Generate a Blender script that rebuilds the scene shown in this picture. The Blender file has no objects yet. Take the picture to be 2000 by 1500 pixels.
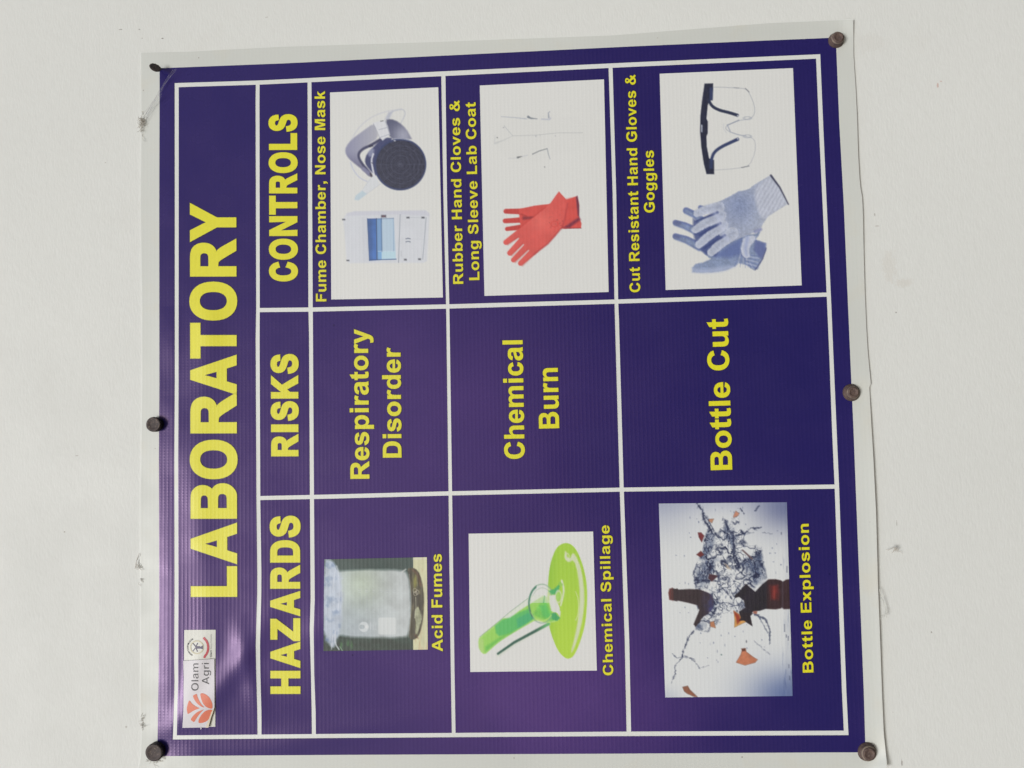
import bpy, math, random
import numpy as np
from math import radians as R, sin, cos, pi
from mathutils import Matrix, Vector
from mathutils.geometry import delaunay_2d_cdt

# ------------------------------------------------------------------ camera
# World: the wall is the plane y = 0, its room side is -y, real up is +z.  The photo was
# taken with the phone turned on its side, so the camera is rolled a quarter turn.
sc = bpy.context.scene
COL = sc.collection
F_PX, CAM_D = 1600.0, 0.64
W_ROT = np.array([0.04812465, 0.0231102, -0.05506578])
def rotvec(v):
    a = np.linalg.norm(v); k = v / a
    K = np.array([[0, -k[2], k[1]], [k[2], 0, -k[0]], [-k[1], k[0], 0]])
    return np.eye(3) + sin(a) * K + (1 - cos(a)) * K @ K
RC = rotvec(W_ROT) @ np.column_stack([(0, 0, -1), (1, 0, 0), (0, -1, 0)]).astype(float)
CAMZ = 1.45                                     # eye height above the ground
cam = bpy.data.cameras.new('camera'); cam.sensor_width = 36; cam.lens = F_PX / 2000 * 36
cam.clip_start = 0.01; cam.clip_end = 500
camo = bpy.data.objects.new('camera', cam); COL.objects.link(camo)
m = Matrix([list(r) + [0] for r in RC.tolist()] + [[0, 0, 0, 1]])
camo.matrix_world = Matrix.Translation((0, -CAM_D, CAMZ)) @ m
sc.camera = camo

# ------------------------------------------------------------------ light
SUN_EL, SUN_AZ = 37.0, -13.0                      # azimuth measured off the wall's outward normal
wd = bpy.data.worlds.new('World'); sc.world = wd; wd.use_nodes = True
nt = wd.node_tree; bg = nt.nodes['Background']
sky = nt.nodes.new('ShaderNodeTexSky'); sky.sky_type = 'NISHITA'; sky.sun_disc = False
sky.sun_elevation = R(SUN_EL); sky.sun_rotation = R(180 - SUN_AZ)
sky.air_density = 1.0; sky.dust_density = 2.5; sky.ozone_density = 0.3; sky.altitude = 0
nt.links.new(sky.outputs[0], bg.inputs[0]); bg.inputs[1].default_value = 0.085
sd = bpy.data.lights.new('sun', 'SUN'); sd.energy = 1.83; sd.angle = R(17); sd.color = (0.985, 1.0, 1.0)
so = bpy.data.objects.new('sun', sd); COL.objects.link(so)
dirv = Vector((sin(R(SUN_AZ)) * cos(R(SUN_EL)), -cos(R(SUN_AZ)) * cos(R(SUN_EL)), sin(R(SUN_EL))))
so.rotation_euler = dirv.to_track_quat('Z', 'Y').to_euler()
so.location = dirv * 5
sc.view_settings.view_transform = 'Standard'; sc.view_settings.look = 'None'
sc.view_settings.exposure = 0.0; sc.view_settings.gamma = 1.0

# ------------------------------------------------------------------ small numeric helpers
rng = np.random.default_rng(7)
random.seed(3)
def vnoise(x, y, seed=0):
    """smooth value noise, about -1..1"""
    x = np.asarray(x, float); y = np.asarray(y, float)
    xi = np.floor(x).astype(np.int64); yi = np.floor(y).astype(np.int64)
    fx = x - xi; fy = y - yi
    fx = fx * fx * (3 - 2 * fx); fy = fy * fy * (3 - 2 * fy)
    def h(a, b):
        n = (a * 374761393 + b * 668265263 + seed * 974711) & 0xffffffff
        n = ((n ^ (n >> 13)) * 1274126177) & 0xffffffff
        n = n ^ (n >> 16)
        return (n & 0xffff) / 32767.5 - 1
    return (h(xi, yi) * (1 - fx) + h(xi + 1, yi) * fx) * (1 - fy) + (h(xi, yi + 1) * (1 - fx) + h(xi + 1, yi + 1) * fx) * fy
def fbm(x, y, o=4, seed=0):
    s = 0; a = 1; t = 0
    for i in range(o):
        s = s + a * vnoise(x * 2 ** i + 17.3 * i, y * 2 ** i + 5.1 * i, seed + i); t += a; a *= .55
    return s / t
def lin(c):
    c = np.asarray(c, float) / 255.0
    return np.where(c <= .04045, c / 12.92, ((c + .055) / 1.055) ** 2.4)

# the banner was surveyed in "sheet units" (0.4 mm each); edges of the sheet and its ruled lines
def curve(*pts):
    a = np.array(pts, float)
    return lambda t: np.interp(t, a[:, 0], a[:, 1])
# x as function of y
E_left = curve((60, 274), (100, 274.8), (250, 275.5), (400, 274), (600, 277), (750, 277), (980, 273.5), (1080, 273), (1150, 274.5), (1390, 273.8), (1412, 277.5), (1450, 275.6), (1478, 274.5), (1500, 270), (1512, 269))
E_right = curve((37, 1666.5), (110, 1667), (170, 1671), (230, 1674), (300, 1676), (352, 1679), (370, 1681), (385, 1684), (420, 1685.5), (500, 1687), (570, 1689), (640, 1692), (690, 1695), (751, 1701), (753, 1697.6), (840, 1702.5), (900, 1706), (1000, 1711), (1150, 1715), (1250, 1719), (1350, 1722.5), (1430, 1726), (1500, 1733), (1512, 1735))
E_top = curve((270, 102), (370, 100), (550, 90.5), (850, 81), (1200, 68), (1500, 44.5), (1666, 37.3), (1680, 37))
E_bot = curve((260, 1512), (1740, 1506))
P_left = curve((120, 311.8), (240, 311.5), (400, 311), (750, 311.3), (900, 310.3), (1150, 311.1), (1300, 310), (1450, 307.6), (1480, 307))
P_right = curve((60, 1632), (240, 1639.2), (400, 1648), (690, 1660.3), (840, 1667), (1100, 1677), (1350, 1687), (1480, 1690.8))
P_top = curve((300, 133.5), (312, 133.3), (550, 124), (840, 110), (1240, 90.4), (1500, 79), (1632, 73.5), (1650, 73))
P_bot = curve((300, 1476.9), (650, 1474.4), (1200, 1472), (1600, 1469.6), (1700, 1469.5))
# each ruled line: left edge, width
def rule_v(*rows):
    a = np.array(rows, float)
    return (lambda t: np.interp(t, a[:, 0], a[:, 1])), (lambda t: np.interp(t, a[:, 0], a[:, 2]))
V0 = rule_v((150, 340.8, 349), (400, 341, 349), (750, 341, 348.7), (900, 340, 348), (1150, 340.5, 348.5), (1290, 339.8, 347.8), (1330, 340.5, 348), (1380, 339.4, 346.4), (1450, 337, 345.2))
V1 = rule_v((100, 499.8, 507.3), (200, 498.8, 506.8), (600, 500, 507.3), (660, 499, 507), (980, 500.6, 508.4), (1120, 502.2, 510.5), (1160, 502, 510.3), (1260, 499.2, 507.9), (1310, 500, 508.4), (1390, 502.2, 510.5), (1450, 502.8, 510.8))
V2 = rule_v((100, 600, 608), (200, 600.5, 608.5), (600, 602, 610.8), (660, 603.3, 611.2), (980, 605, 613.2), (1170, 606.3, 614.7), (1230, 604.6, 612.6), (1320, 607, 613.8), (1390, 608.4, 616.4), (1450, 609, 617))
V3 = rule_v((100, 861, 869.2), (149, 861.6, 870), (380, 865.6, 873), (590, 870.8, 877.4), (620, 871.4, 878), (980, 876, 883.2), (1050, 876.7, 884.2), (1300, 880, 887.5), (1450, 882.5, 890))
V4 = rule_v((100, 1187.8, 1195.8), (132, 1188.4, 1196.4), (380, 1196.4, 1203.6), (590, 1200, 1207.4), (620, 1200.8, 1208.7), (950, 1210, 1218), (1250, 1220, 1229), (1429, 1223.6, 1232.6), (1450, 1224, 1233))
V5 = rule_v((90, 1593, 1601.6), (115, 1593.8, 1602.3), (240, 1599, 1607.6), (420, 1607.5, 1615.6), (600, 1615.6, 1623.8), (690, 1619.5, 1627.5), (840, 1625, 1634), (950, 1630, 1638.8), (1150, 1637, 1645.6), (1350, 1644.3, 1653), (1450, 1649, 1658))
H0 = rule_v((330, 162.8, 171), (341, 162.2, 170.5), (507, 157, 165.3), (550, 155, 163.3), (840, 140.4, 149.8), (1240, 121.5, 130.3), (1602, 105.8, 114.2), (1620, 105, 113.5))
H1 = rule_v((500, 601.6, 609.8), (610, 600.4, 608.8), (870, 594.4, 603), (1200, 585, 593.4), (1600, 571.8, 580), (1630, 570.8, 579))
H2 = rule_v((500, 969, 977), (600, 966.8, 975), (650, 965.6, 974), (875, 959.6, 968), (1210, 952.4, 960.4), (1340, 950.4, 958.8), (1627, 946.3, 954.7), (1650, 946, 954.4))
H3 = rule_v((330, 1436.4, 1444.7), (650, 1433.3, 1441.7), (1200, 1429, 1438), (1648, 1427, 1436), (1670, 1427, 1436))

def g(x, s): return np.exp(-(x / s) ** 2)
def sstep(a, b, x):
    t = np.clip((x - a) / (b - a), 0, 1); return t * t * (3 - 2 * t)
BOLTS = [(303, 132), (1637, 78), (300, 829), (1664, 766), (302, 1466), (1696, 1468)]
def height(px, py):
    """stand-off of the vinyl from the plaster, metres"""
    px = np.asarray(px, float); py = np.asarray(py, float)
    h = 0.9 + 0.9 * fbm(px / 420, py / 420, 2, 11) + .22 * vnoise(px / 95, py / 150, 5)
    # slack rolls along the upper (photo-left) hem
    roll = g(px - (338 + 9 * vnoise(py / 170, 0 * py, 3)), 25) * np.clip(.55 + 1.3 * vnoise(py / 130, 0 * py + 3, 8) + .8 * g(py - 880, 130), 0, 2)
    h = h + 1.9 * roll * sstep(330, 470, py) * (1 - .95 * sstep(960, 1150, py))
    roll2 = g(px - (392 + 16 * vnoise(py / 150, 0 * py + 9, 4)), 30) * (.6 + .6 * vnoise(py / 160, 0 * py + 1, 21))
    h = h + 1.1 * roll2 * sstep(520, 640, py) * (1 - .6 * sstep(1050, 1200, py))
    # diagonal pull folds from the lower-left fixing
    for (x0, y0, x1, y1, a, s) in ((318, 1450, 560, 1190, 1.1, 24), (315, 1452, 420, 1240, .6, 17), (560, 1260, 760, 1130, 1.2, 34), (470, 1180, 500, 1420, .9, 20), (330, 1470, 900, 1400, .5, 24)):
        dx, dy = x1 - x0, y1 - y0; L = math.hypot(dx, dy)
        t = ((px - x0) * dx + (py - y0) * dy) / L / L; d = ((px - x0) * dy - (py - y0) * dx) / L
        h = h + a * g(d + 9 * np.sin(t * 5), s) * sstep(0, .35, t) * (1 - sstep(.65, 1.1, t))
    # lower hem (photo right) stands off, more towards its lower corner
    dr = np.clip(E_right(py) - px, 0, 400)
    lift = .2 + .5 * sstep(150, 350, py) + 1.8 * sstep(700, 1000, py) + 1.6 * sstep(1380, 1500, py)
    h = h + lift * np.exp(-dr / 34.0)
    h = h + 1.9 * g(px - 1672, 22) * g(py - 40, 24)
    h = h + 2.6 * g(px - 1730, 26) * g(py - 1512, 30)
    dl = np.clip(px - E_left(py), 0, 400)
    dt = np.clip(py - E_top(px), 0, 400)
    k = .08 + .92 * sstep(0, 60, dl) ; h = h * k
    h = h * (.25 + .75 * sstep(0, 40, dt) + .5 * sstep(1600, 1660, px) * (1 - sstep(0, 40, dt)))
    for bx, by in BOLTS:                       # pinned down at the fixings
        h = h * (1 - .8 * g(np.hypot(px - bx, py - by), 30))
    return (np.maximum(h, 0) + .25) * 1e-3
def ray(px, py, hh):
    px = np.asarray(px, float); py = np.asarray(py, float)
    d = np.stack([(px - 1000) / F_PX, -(py - 750) / F_PX, -np.ones_like(px)], -1) @ RC.T
    t = (CAM_D - hh) / d[..., 1]
    p = d * t[..., None]; p[..., 1] -= CAM_D; p[..., 2] += CAMZ
    return p
def surf(px, py, off=0.0):
    return ray(px, py, height(px, py) + off)
def surf_n(px, py):
    a = surf(px + 1.5, py) - surf(px - 1.5, py); b = surf(px, py + 1.5) - surf(px, py - 1.5)
    n = np.cross(a, b); n /= np.linalg.norm(n, axis=-1)[..., None]
    n[n[..., 1] > 0] *= -1
    return n
def wall_pt(px, py, off=0.0):
    v = ray(np.array(float(px)), np.array(float(py)), off); return Vector(v.tolist())

# ------------------------------------------------------------------ objects
def tag(o, label=None, cat=None, group=None, kind=None):
    if label: o['label'] = label
    if cat: o['category'] = cat
    if group: o['group'] = group
    if kind: o['kind'] = kind
    return o
def empty(name, loc):
    o = bpy.data.objects.new(name, None); COL.objects.link(o); o.location = loc; o.empty_display_size = .02
    return o
def link(name, me, mat, parent=None, label=None):
    o = bpy.data.objects.new(name, me); COL.objects.link(o)
    if mat is not None:
        for q in (mat if isinstance(mat, (list, tuple)) else [mat]): me.materials.append(q)
    if parent is not None:
        o.parent = parent
        o.matrix_parent_inverse = Matrix.Identity(4)
        base = Vector(world_of(parent)); me.transform(Matrix.Translation(-base))
    if label: o['label'] = label
    return o
def world_of(o):
    v = Vector(o.location)
    while o.parent: o = o.parent; v += o.location
    return v
def mesh_np(name, co, faces, nrm=None, colors=None, matidx=None):
    """faces: (n,3) or (n,4) array"""
    me = bpy.data.meshes.new(name); co = np.asarray(co, np.float32); faces = np.asarray(faces, np.int32)
    k = faces.shape[1]
    me.vertices.add(len(co)); me.vertices.foreach_set('co', co.ravel())
    me.loops.add(faces.size); me.loops.foreach_set('vertex_index', faces.ravel())
    me.polygons.add(len(faces)); me.polygons.foreach_set('loop_start', np.arange(0, faces.size, k, dtype=np.int32))
    me.update(calc_edges=True)
    me.polygons.foreach_set('use_smooth', np.ones(len(faces), bool))
    if matidx is not None: me.polygons.foreach_set('material_index', np.asarray(matidx, np.int32))
    if colors is not None:
        at = me.color_attributes.new('ink', 'FLOAT_COLOR', 'POINT')
        at.data.foreach_set('color', np.concatenate([colors, np.ones((len(co), 1))], 1).astype(np.float32).ravel())
    if nrm is not None:
        me.normals_split_custom_set_from_vertices(np.asarray(nrm, np.float32).tolist())
    me.validate()
    return me
def grid_faces(nx, ny):
    i = np.arange(nx - 1)[None, :] + np.arange(ny - 1)[:, None] * nx
    i = i.ravel(); return np.stack([i, i + nx, i + nx + 1, i + 1], 1)
def patch_px(L, Rr, T, B, step):
    xm = (L(700) + Rr(700)) / 2; w = Rr(700) - L(700); hgt = B(xm) - T(xm)
    nx = max(2, int(w / step) + 2); ny = max(2, int(hgt / step) + 2)
    s, t = np.meshgrid(np.linspace(0, 1, nx), np.linspace(0, 1, ny))
    x = L(T(xm) + t * hgt) * (1 - s) + Rr(T(xm) + t * hgt) * s; y = T(x) * (1 - t) + B(x) * t
    for _ in range(3):
        x = L(y) * (1 - s) + Rr(y) * s; y = T(x) * (1 - t) + B(x) * t
    return x.ravel(), y.ravel(), grid_faces(nx, ny), nx, ny

# ------------------------------------------------------------------ materials
def pbr(name, rough=.5, color=(.8, .8, .8), spec=.5):
    mt = bpy.data.materials.new(name); mt.use_nodes = True
    n = mt.node_tree; p = n.nodes['Principled BSDF']
    p.inputs['Base Color'].default_value = (*color, 1); p.inputs['Roughness'].default_value = rough
    p.inputs['Specular IOR Level'].default_value = spec
    return mt, n, p
def N(n, t, **kw):
    x = n.nodes.new(t)
    for k, v in kw.items(): setattr(x, k, v)
    return x
def coords(n, scale=(1, 1, 1)):
    g_ = N(n, 'ShaderNodeNewGeometry'); mp = N(n, 'ShaderNodeMapping'); mp.inputs['Scale'].default_value = scale
    n.links.new(g_.outputs['Position'], mp.inputs[0]); return mp.outputs[0]
def noise(n, scale, detail=3, vec=None, rough=.55):
    x = N(n, 'ShaderNodeTexNoise'); x.inputs['Scale'].default_value = scale; x.inputs['Detail'].default_value = detail
    x.inputs['Roughness'].default_value = rough
    n.links.new(vec if vec is not None else coords(n), x.inputs['Vector']); return x.outputs['Fac']
def math_(n, op, a, b=None, clamp=False):
    x = N(n, 'ShaderNodeMath', operation=op); x.use_clamp = clamp
    for i, v in enumerate((a, b)):
        if v is None: continue
        if isinstance(v, (int, float)): x.inputs[i].default_value = v
        else: n.links.new(v, x.inputs[i])
    return x.outputs[0]
def ramp(n, fac, stops):
    r = N(n, 'ShaderNodeValToRGB'); e = r.color_ramp.elements
    while len(e) < len(stops): e.new(.5)
    for k, (p, c) in zip(e, stops): k.position = p; k.color = (*c, 1) if len(c) == 3 else c
    n.links.new(fac, r.inputs[0]); return r.outputs[0]
def mix(n, fac, a, b, mode='MIX'):
    x = N(n, 'ShaderNodeMix', data_type='RGBA', blend_type=mode)
    if isinstance(fac, (int, float)): x.inputs[0].default_value = fac
    else: n.links.new(fac, x.inputs[0])
    for i, v in ((6, a), (7, b)):
        if isinstance(v, tuple): x.inputs[i].default_value = (*v, 1)
        else: n.links.new(v, x.inputs[i])
    return x.outputs[2]
def weave_bump(n, p, amount=1.0):
    """the scrim threads that show through a printed vinyl banner"""
    g_ = N(n, 'ShaderNodeNewGeometry'); sp = N(n, 'ShaderNodeSeparateXYZ'); n.links.new(g_.outputs['Position'], sp.inputs[0])
    wob = noise(n, 30, 2)
    def wave(o, per, k):
        a = math_(n, 'ADD', math_(n, 'MULTIPLY', o, 2 * pi / per), math_(n, 'MULTIPLY', wob, k))
        s = math_(n, 'MULTIPLY_ADD', math_(n, 'SINE', a), .5)
        s.node.inputs[2].default_value = .5
        return math_(n, 'POWER', s, 2.5)
    wz = wave(sp.outputs['Z'], .0031, 1.2); wx = wave(sp.outputs['X'], .0024, 1.2)
    hgt = math_(n, 'ADD', math_(n, 'MULTIPLY', wz, .9), math_(n, 'MULTIPLY', math_(n, 'MULTIPLY', wx, wz), .9))
    hgt = math_(n, 'MULTIPLY', hgt, math_(n, 'MULTIPLY_ADD', noise(n, 34, 4), 2.6))
    hgt = math_(n, 'ADD', hgt, math_(n, 'MULTIPLY', noise(n, 260, 3), .8))
    fine = noise(n, 900, 2)
    hgt = math_(n, 'ADD', hgt, math_(n, 'MULTIPLY', fine, .35))
    b = N(n, 'ShaderNodeBump'); b.inputs['Strength'].default_value = .05 * amount; b.inputs['Distance'].default_value = .0006
    n.links.new(hgt, b.inputs['Height']); n.links.new(b.outputs[0], p.inputs['Normal'])
def add_specks(n, col, light=(.62, .6, .66), dark=(.06, .05, .05), amt=1.0, scale=95, seed=0.0):
    """dust flecks and scuffs"""
    mp = coords(n); ad = N(n, 'ShaderNodeVectorMath', operation='ADD'); ad.inputs[1].default_value = (seed, seed * .7, seed * 1.3)
    n.links.new(mp, ad.inputs[0])
    v = N(n, 'ShaderNodeTexVoronoi'); v.inputs['Scale'].default_value = scale; n.links.new(ad.outputs[0], v.inputs['Vector'])
    sepc = N(n, 'ShaderNodeSeparateColor'); n.links.new(v.outputs['Color'], sepc.inputs[0])
    rad = math_(n, 'MULTIPLY', math_(n, 'POWER', sepc.outputs[0], 9), .075)
    hit = math_(n, 'LESS_THAN', v.outputs['Distance'], rad)
    pick = math_(n, 'GREATER_THAN', sepc.outputs[1], .5)
    c = mix(n, pick, light, dark)
    return mix(n, math_(n, 'MULTIPLY', hit, amt), col, c)
WHITE = (.735, .76, .735)
def mat_vinyl(name, base, rough=.32, fade_or_sheen=None, spec=.5, specks=(.5, .5, .5), stain=False, weave=1.0, amt=.7):
    mt, n, p = pbr(name, rough, base, spec)
    if name == 'purple_print':                    # the magenta sheen is painted into the ink colour in patches
        at = N(n, 'ShaderNodeAttribute', attribute_name='ink_sheen'); fm = at.outputs['Fac']
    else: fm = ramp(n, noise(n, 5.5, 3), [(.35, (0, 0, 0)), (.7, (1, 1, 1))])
    c = mix(n, fm, base, fade_or_sheen or tuple(min(1, x * 1.06) for x in base))
    c = mix(n, math_(n, 'MULTIPLY', noise(n, 420, 3), .12), c, (0, 0, 0) if not stain else (.5, .49, .44), 'MIX' if stain else 'MULTIPLY')
    if stain:
        sf = ramp(n, noise(n, 22, 5), [(.55, (0, 0, 0)), (.78, (1, 1, 1))])
        c = mix(n, math_(n, 'MULTIPLY', sf, .45), c, (.66, .62, .50))
        c = add_specks(n, c, (.42, .39, .33), (.25, .2, .16), .6, 120, 3.0)
    else:
        c = add_specks(n, c, specks, tuple(x * .6 for x in base), amt, 70)
    n.links.new(c, p.inputs['Base Color'])
    r = ramp(n, noise(n, 26, 4), [(.3, (rough - .06,) * 3), (.75, (rough + .12,) * 3)])
    n.links.new(r, p.inputs['Roughness'])
    weave_bump(n, p, weave)
    return mt
M_SHEET = mat_vinyl('white_vinyl', WHITE, .42, stain=True, weave=.5)
M_PURPLE = mat_vinyl('purple_print', (.0170, .0165, .119), .235, fade_or_sheen=(.082, .045, .205), specks=(.20, .19, .30), weave=.7)  # the second, redder colour stands in for sheen on the gloss
M_YELLOW = mat_vinyl('yellow_print', (.82, .785, .022), .40, fade_or_sheen=(.79, .75, .030), weave=.6, amt=.3)
_p = M_PURPLE.node_tree.nodes['Principled BSDF']; _p.inputs['Specular Tint'].default_value = (1.0, .70, 1.0, 1); _p.inputs['Specular IOR Level'].default_value = .33
M_HEM = mat_vinyl('grubby_vinyl_margin', (.635, .66, .625), .46, stain=True, weave=.4)
M_EDGE = mat_vinyl('dark_ink_outline', (.045, .03, .05), .36, weave=.6, amt=0)
def mat_ink(name, rough=.38, weave=.7):
    mt, n, p = pbr(name, rough)
    a = N(n, 'ShaderNodeAttribute', attribute_name='ink')
    c = mix(n, math_(n, 'MULTIPLY', noise(n, 900, 2), .10), a.outputs['Color'], (.3, .3, .32))
    n.links.new(c, p.inputs['Base Color']); weave_bump(n, p, weave)
    return mt
M_INK = mat_ink('photo_print')
def mat_paper():
    mt, n, p = pbr('sticker_paper', .45, (.70, .68, .72))
    c = mix(n, noise(n, 160, 4), (.70, .68, .715), (.64, .62, .655)); n.links.new(c, p.inputs['Base Color'])
    b = N(n, 'ShaderNodeBump'); b.inputs['Strength'].default_value = .12; b.inputs['Distance'].default_value = .0005
    n.links.new(noise(n, 260, 3), b.inputs['Height']); n.links.new(b.outputs[0], p.inputs['Normal'])
    return mt
M_PAPER = mat_paper()
M_CURL = pbr('yellowed_adhesive_side', .5, (.74, .66, .52))[0]
M_ORANGE = pbr('orange_ink', .45, (.72, .17, .085))[0]
M_GREYINK = pbr('charcoal_ink', .5, (.055, .055, .062))[0]
M_MIDGREY = pbr('pale_grey_ink', .5, (.30, .30, .30))[0]
def mat_wall():
    mt, n, p = pbr('painted_plaster', .6, (.78, .78, .735), .3)
    c = mix(n, ramp(n, noise(n, 3.2, 4), [(.3, (0, 0, 0)), (.7, (1, 1, 1))]), (.775, .795, .768), (.742, .762, .735))
    c = mix(n, math_(n, 'MULTIPLY', noise(n, 120, 4), .18), c, (.55, .54, .50))
    sm = ramp(n, noise(n, 9, 5), [(.60, (0, 0, 0)), (.80, (1, 1, 1))])
    c = mix(n, math_(n, 'MULTIPLY', sm, .22), c, (.56, .52, .46))
    mark_noise = noise(n, 520, 4)
    c = add_specks(n, c, (.40, .37, .33), (.18, .15, .12), .75, 42, 11.0)
    # individual marks on the paint: scuffs, a red dab, a pale brown smear
    gp = N(n, 'ShaderNodeNewGeometry')
    for mx, my, rx, ry, col_, am in ((235, 57, 5, 1.4, (.3, .29, .26), .7), (272, 57, 3, 1.3, (.3, .29, .26), .7), (277, 74, 1.3, 1.3, (.25, .23, .2), .7), (317, 74.5, 3, 1.2, (.2, .19, .17), .9),
                                 (1832, 166, 2.2, 6, (.50, .20, .14), .5), (1838, 158, 3, 1.5, (.50, .22, .16), .45), (1738, 520, 16, 36, (.60, .56, .49), .22), (1765, 552, 20, 10, (.60, .56, .49), .28), (1700, 84, 40, 22, (.62, .60, .55), .18),
                                 (1714, 441, 4, 2, (.45, .42, .38), .45), (1709, 419, 1.6, 3, (.34, .32, .28), .6), (1752, 1022, .8, 6, (.3, .28, .25), .7), (1820, 1235, 1.8, 1.8, (.3, .28, .25), .7), (1751, 610, 1.5, 1.5, (.3, .28, .25), .7), (205, 317, 2, 1.2, (.35, .32, .28), .6),
                                 (150, 890, 3, 1.4, (.4, .37, .33), .5), (246, 1420, 2.6, 2.6, (.45, .43, .38), .6), (1762, 1490, 1.6, 6, (.25, .22, .2), .7), (520, 33, 4, 1.3, (.4, .38, .34), .5)):
        w_ = wall_pt(mx, my)
        sb = N(n, 'ShaderNodeVectorMath', operation='SUBTRACT'); sb.inputs[1].default_value = (w_.x, 0, w_.z); n.links.new(gp.outputs['Position'], sb.inputs[0])
        ml = N(n, 'ShaderNodeVectorMath', operation='MULTIPLY'); ml.inputs[1].default_value = (1 / (ry * .0004), 0, 1 / (rx * .0004)); n.links.new(sb.outputs[0], ml.inputs[0])
        ln = N(n, 'ShaderNodeVectorMath', operation='LENGTH'); n.links.new(ml.outputs[0], ln.inputs[0])
        e_ = math_(n, 'ADD', ln.outputs['Value'], math_(n, 'MULTIPLY', math_(n, 'SUBTRACT', mark_noise, .5), 1.8))
        f_ = ramp(n, e_, [(.55, (am,) * 3), (1.0, (0, 0, 0))])
        c = mix(n, f_, c, col_)
    n.links.new(c, p.inputs['Base Color'])
    n.links.new(ramp(n, noise(n, 18, 3), [(.3, (.48,) * 3), (.7, (.64,) * 3)]), p.inputs['Roughness'])
    big = noise(n, 105, 4, coords(n, (1, 1, 1.0))); fine = noise(n, 420, 3, coords(n, (.55, 1, 1.6)))
    v = N(n, 'ShaderNodeTexVoronoi', feature='SMOOTH_F1'); v.inputs['Scale'].default_value = 300
    n.links.new(coords(n, (.8, 1, 1.3)), v.inputs['Vector'])
    hh = math_(n, 'ADD', math_(n, 'MULTIPLY', big, .7), math_(n, 'ADD', math_(n, 'MULTIPLY', fine, .8), math_(n, 'MULTIPLY', v.outputs['Distance'], -.35)))
    b = N(n, 'ShaderNodeBump'); b.inputs['Strength'].default_value = .10; b.inputs['Distance'].default_value = .0022
    n.links.new(hh, b.inputs['Height']); n.links.new(b.outputs[0], p.inputs['Normal'])
    return mt
M_WALL = mat_wall()
def mat_rust(name, a, b_, metal=.25):
    mt, n, p = pbr(name, .62, a)
    c = mix(n, ramp(n, noise(n, 420, 5), [(.35, (0, 0, 0)), (.65, (1, 1, 1))]), a, b_)
    c = mix(n, ramp(n, noise(n, 900, 3), [(.62, (0, 0, 0)), (.72, (1, 1, 1))]), c, (.26, .21, .16))
    n.links.new(c, p.inputs['Base Color']); p.inputs['Metallic'].default_value = metal
    b = N(n, 'ShaderNodeBump'); b.inputs['Strength'].default_value = .6; b.inputs['Distance'].default_value = .0006
    n.links.new(noise(n, 900, 4), b.inputs['Height']); n.links.new(b.outputs[0], p.inputs['Normal'])
    return mt
M_RUST = mat_rust('rusted_fixing', (.155, .105, .085), (.105, .072, .066))
M_RUSTD = mat_rust('dark_rusted_fixing', (.085, .064, .060), (.052, .042, .042))
M_RING = mat_rust('worn_rust_ring', (.27, .22, .17), (.19, .145, .12))
M_WEB = pbr('dusty_cobweb', .9, (.52, .49, .43))[0]
M_WEBL = pbr('pale_cobweb', .9, (.42, .41, .44))[0]

# ------------------------------------------------------------------ wall (setting)
def build_wall():
    nx = ny = 90
    X, Z = np.meshgrid(np.linspace(-1.3, 1.3, nx), np.linspace(CAMZ - 1.3, CAMZ + 1.3, ny))
    Y = .0004 * fbm(X * 6, Z * 6, 3, 31)                       # plaster is never dead flat
    Y = Y - Y.min() + .0001
    me = mesh_np('wall', np.stack([X.ravel(), Y.ravel(), Z.ravel()], 1), grid_faces(nx, ny))
    o = link('wall', me, M_WALL); o['kind'] = 'structure'
    # thickness behind the painted face
    md = o.modifiers.new('depth', 'SOLIDIFY'); md.thickness = .12; md.offset = -1 if me.polygons[0].normal.y < 0 else 1
    return o
build_wall()

# ------------------------------------------------------------------ the banner
bp = wall_pt(1000, 780)
banner = empty('banner', (bp.x, 0, bp.z))
tag(banner, 'purple and white printed vinyl safety banner with yellow lettering, bolted to the white wall', 'banner')

def sheet():
    x, y, f, nx, ny = patch_px(E_left, E_right, E_top, E_bot, 6.0)
    jag = .7
    co = surf(x, y); n = surf_n(x, y)
    # turned-back thickness along the rim
    rim = np.concatenate([np.arange(nx), np.arange(1, ny) * nx + nx - 1, (ny - 1) * nx + np.arange(nx - 2, -1, -1), np.arange(ny - 2, 0, -1) * nx])
    low = co[rim] + np.array([0, .00045, 0]); k = len(co); co2 = np.concatenate([co, low]); n2 = np.concatenate([n, n[rim]])
    a = rim; b = np.roll(rim, -1); la = k + np.arange(len(rim)); lb = np.roll(la, -1)
    f2 = np.concatenate([f, np.stack([a, b, lb, la], 1)])
    link('vinyl_sheet', mesh_np('vinyl_sheet', co2, f2, n2), M_SHEET, banner, 'white vinyl backing with a stained margin')
sheet()
O1, O2, O3, O4 = .00016, .00034, .00050, .00062

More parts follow.
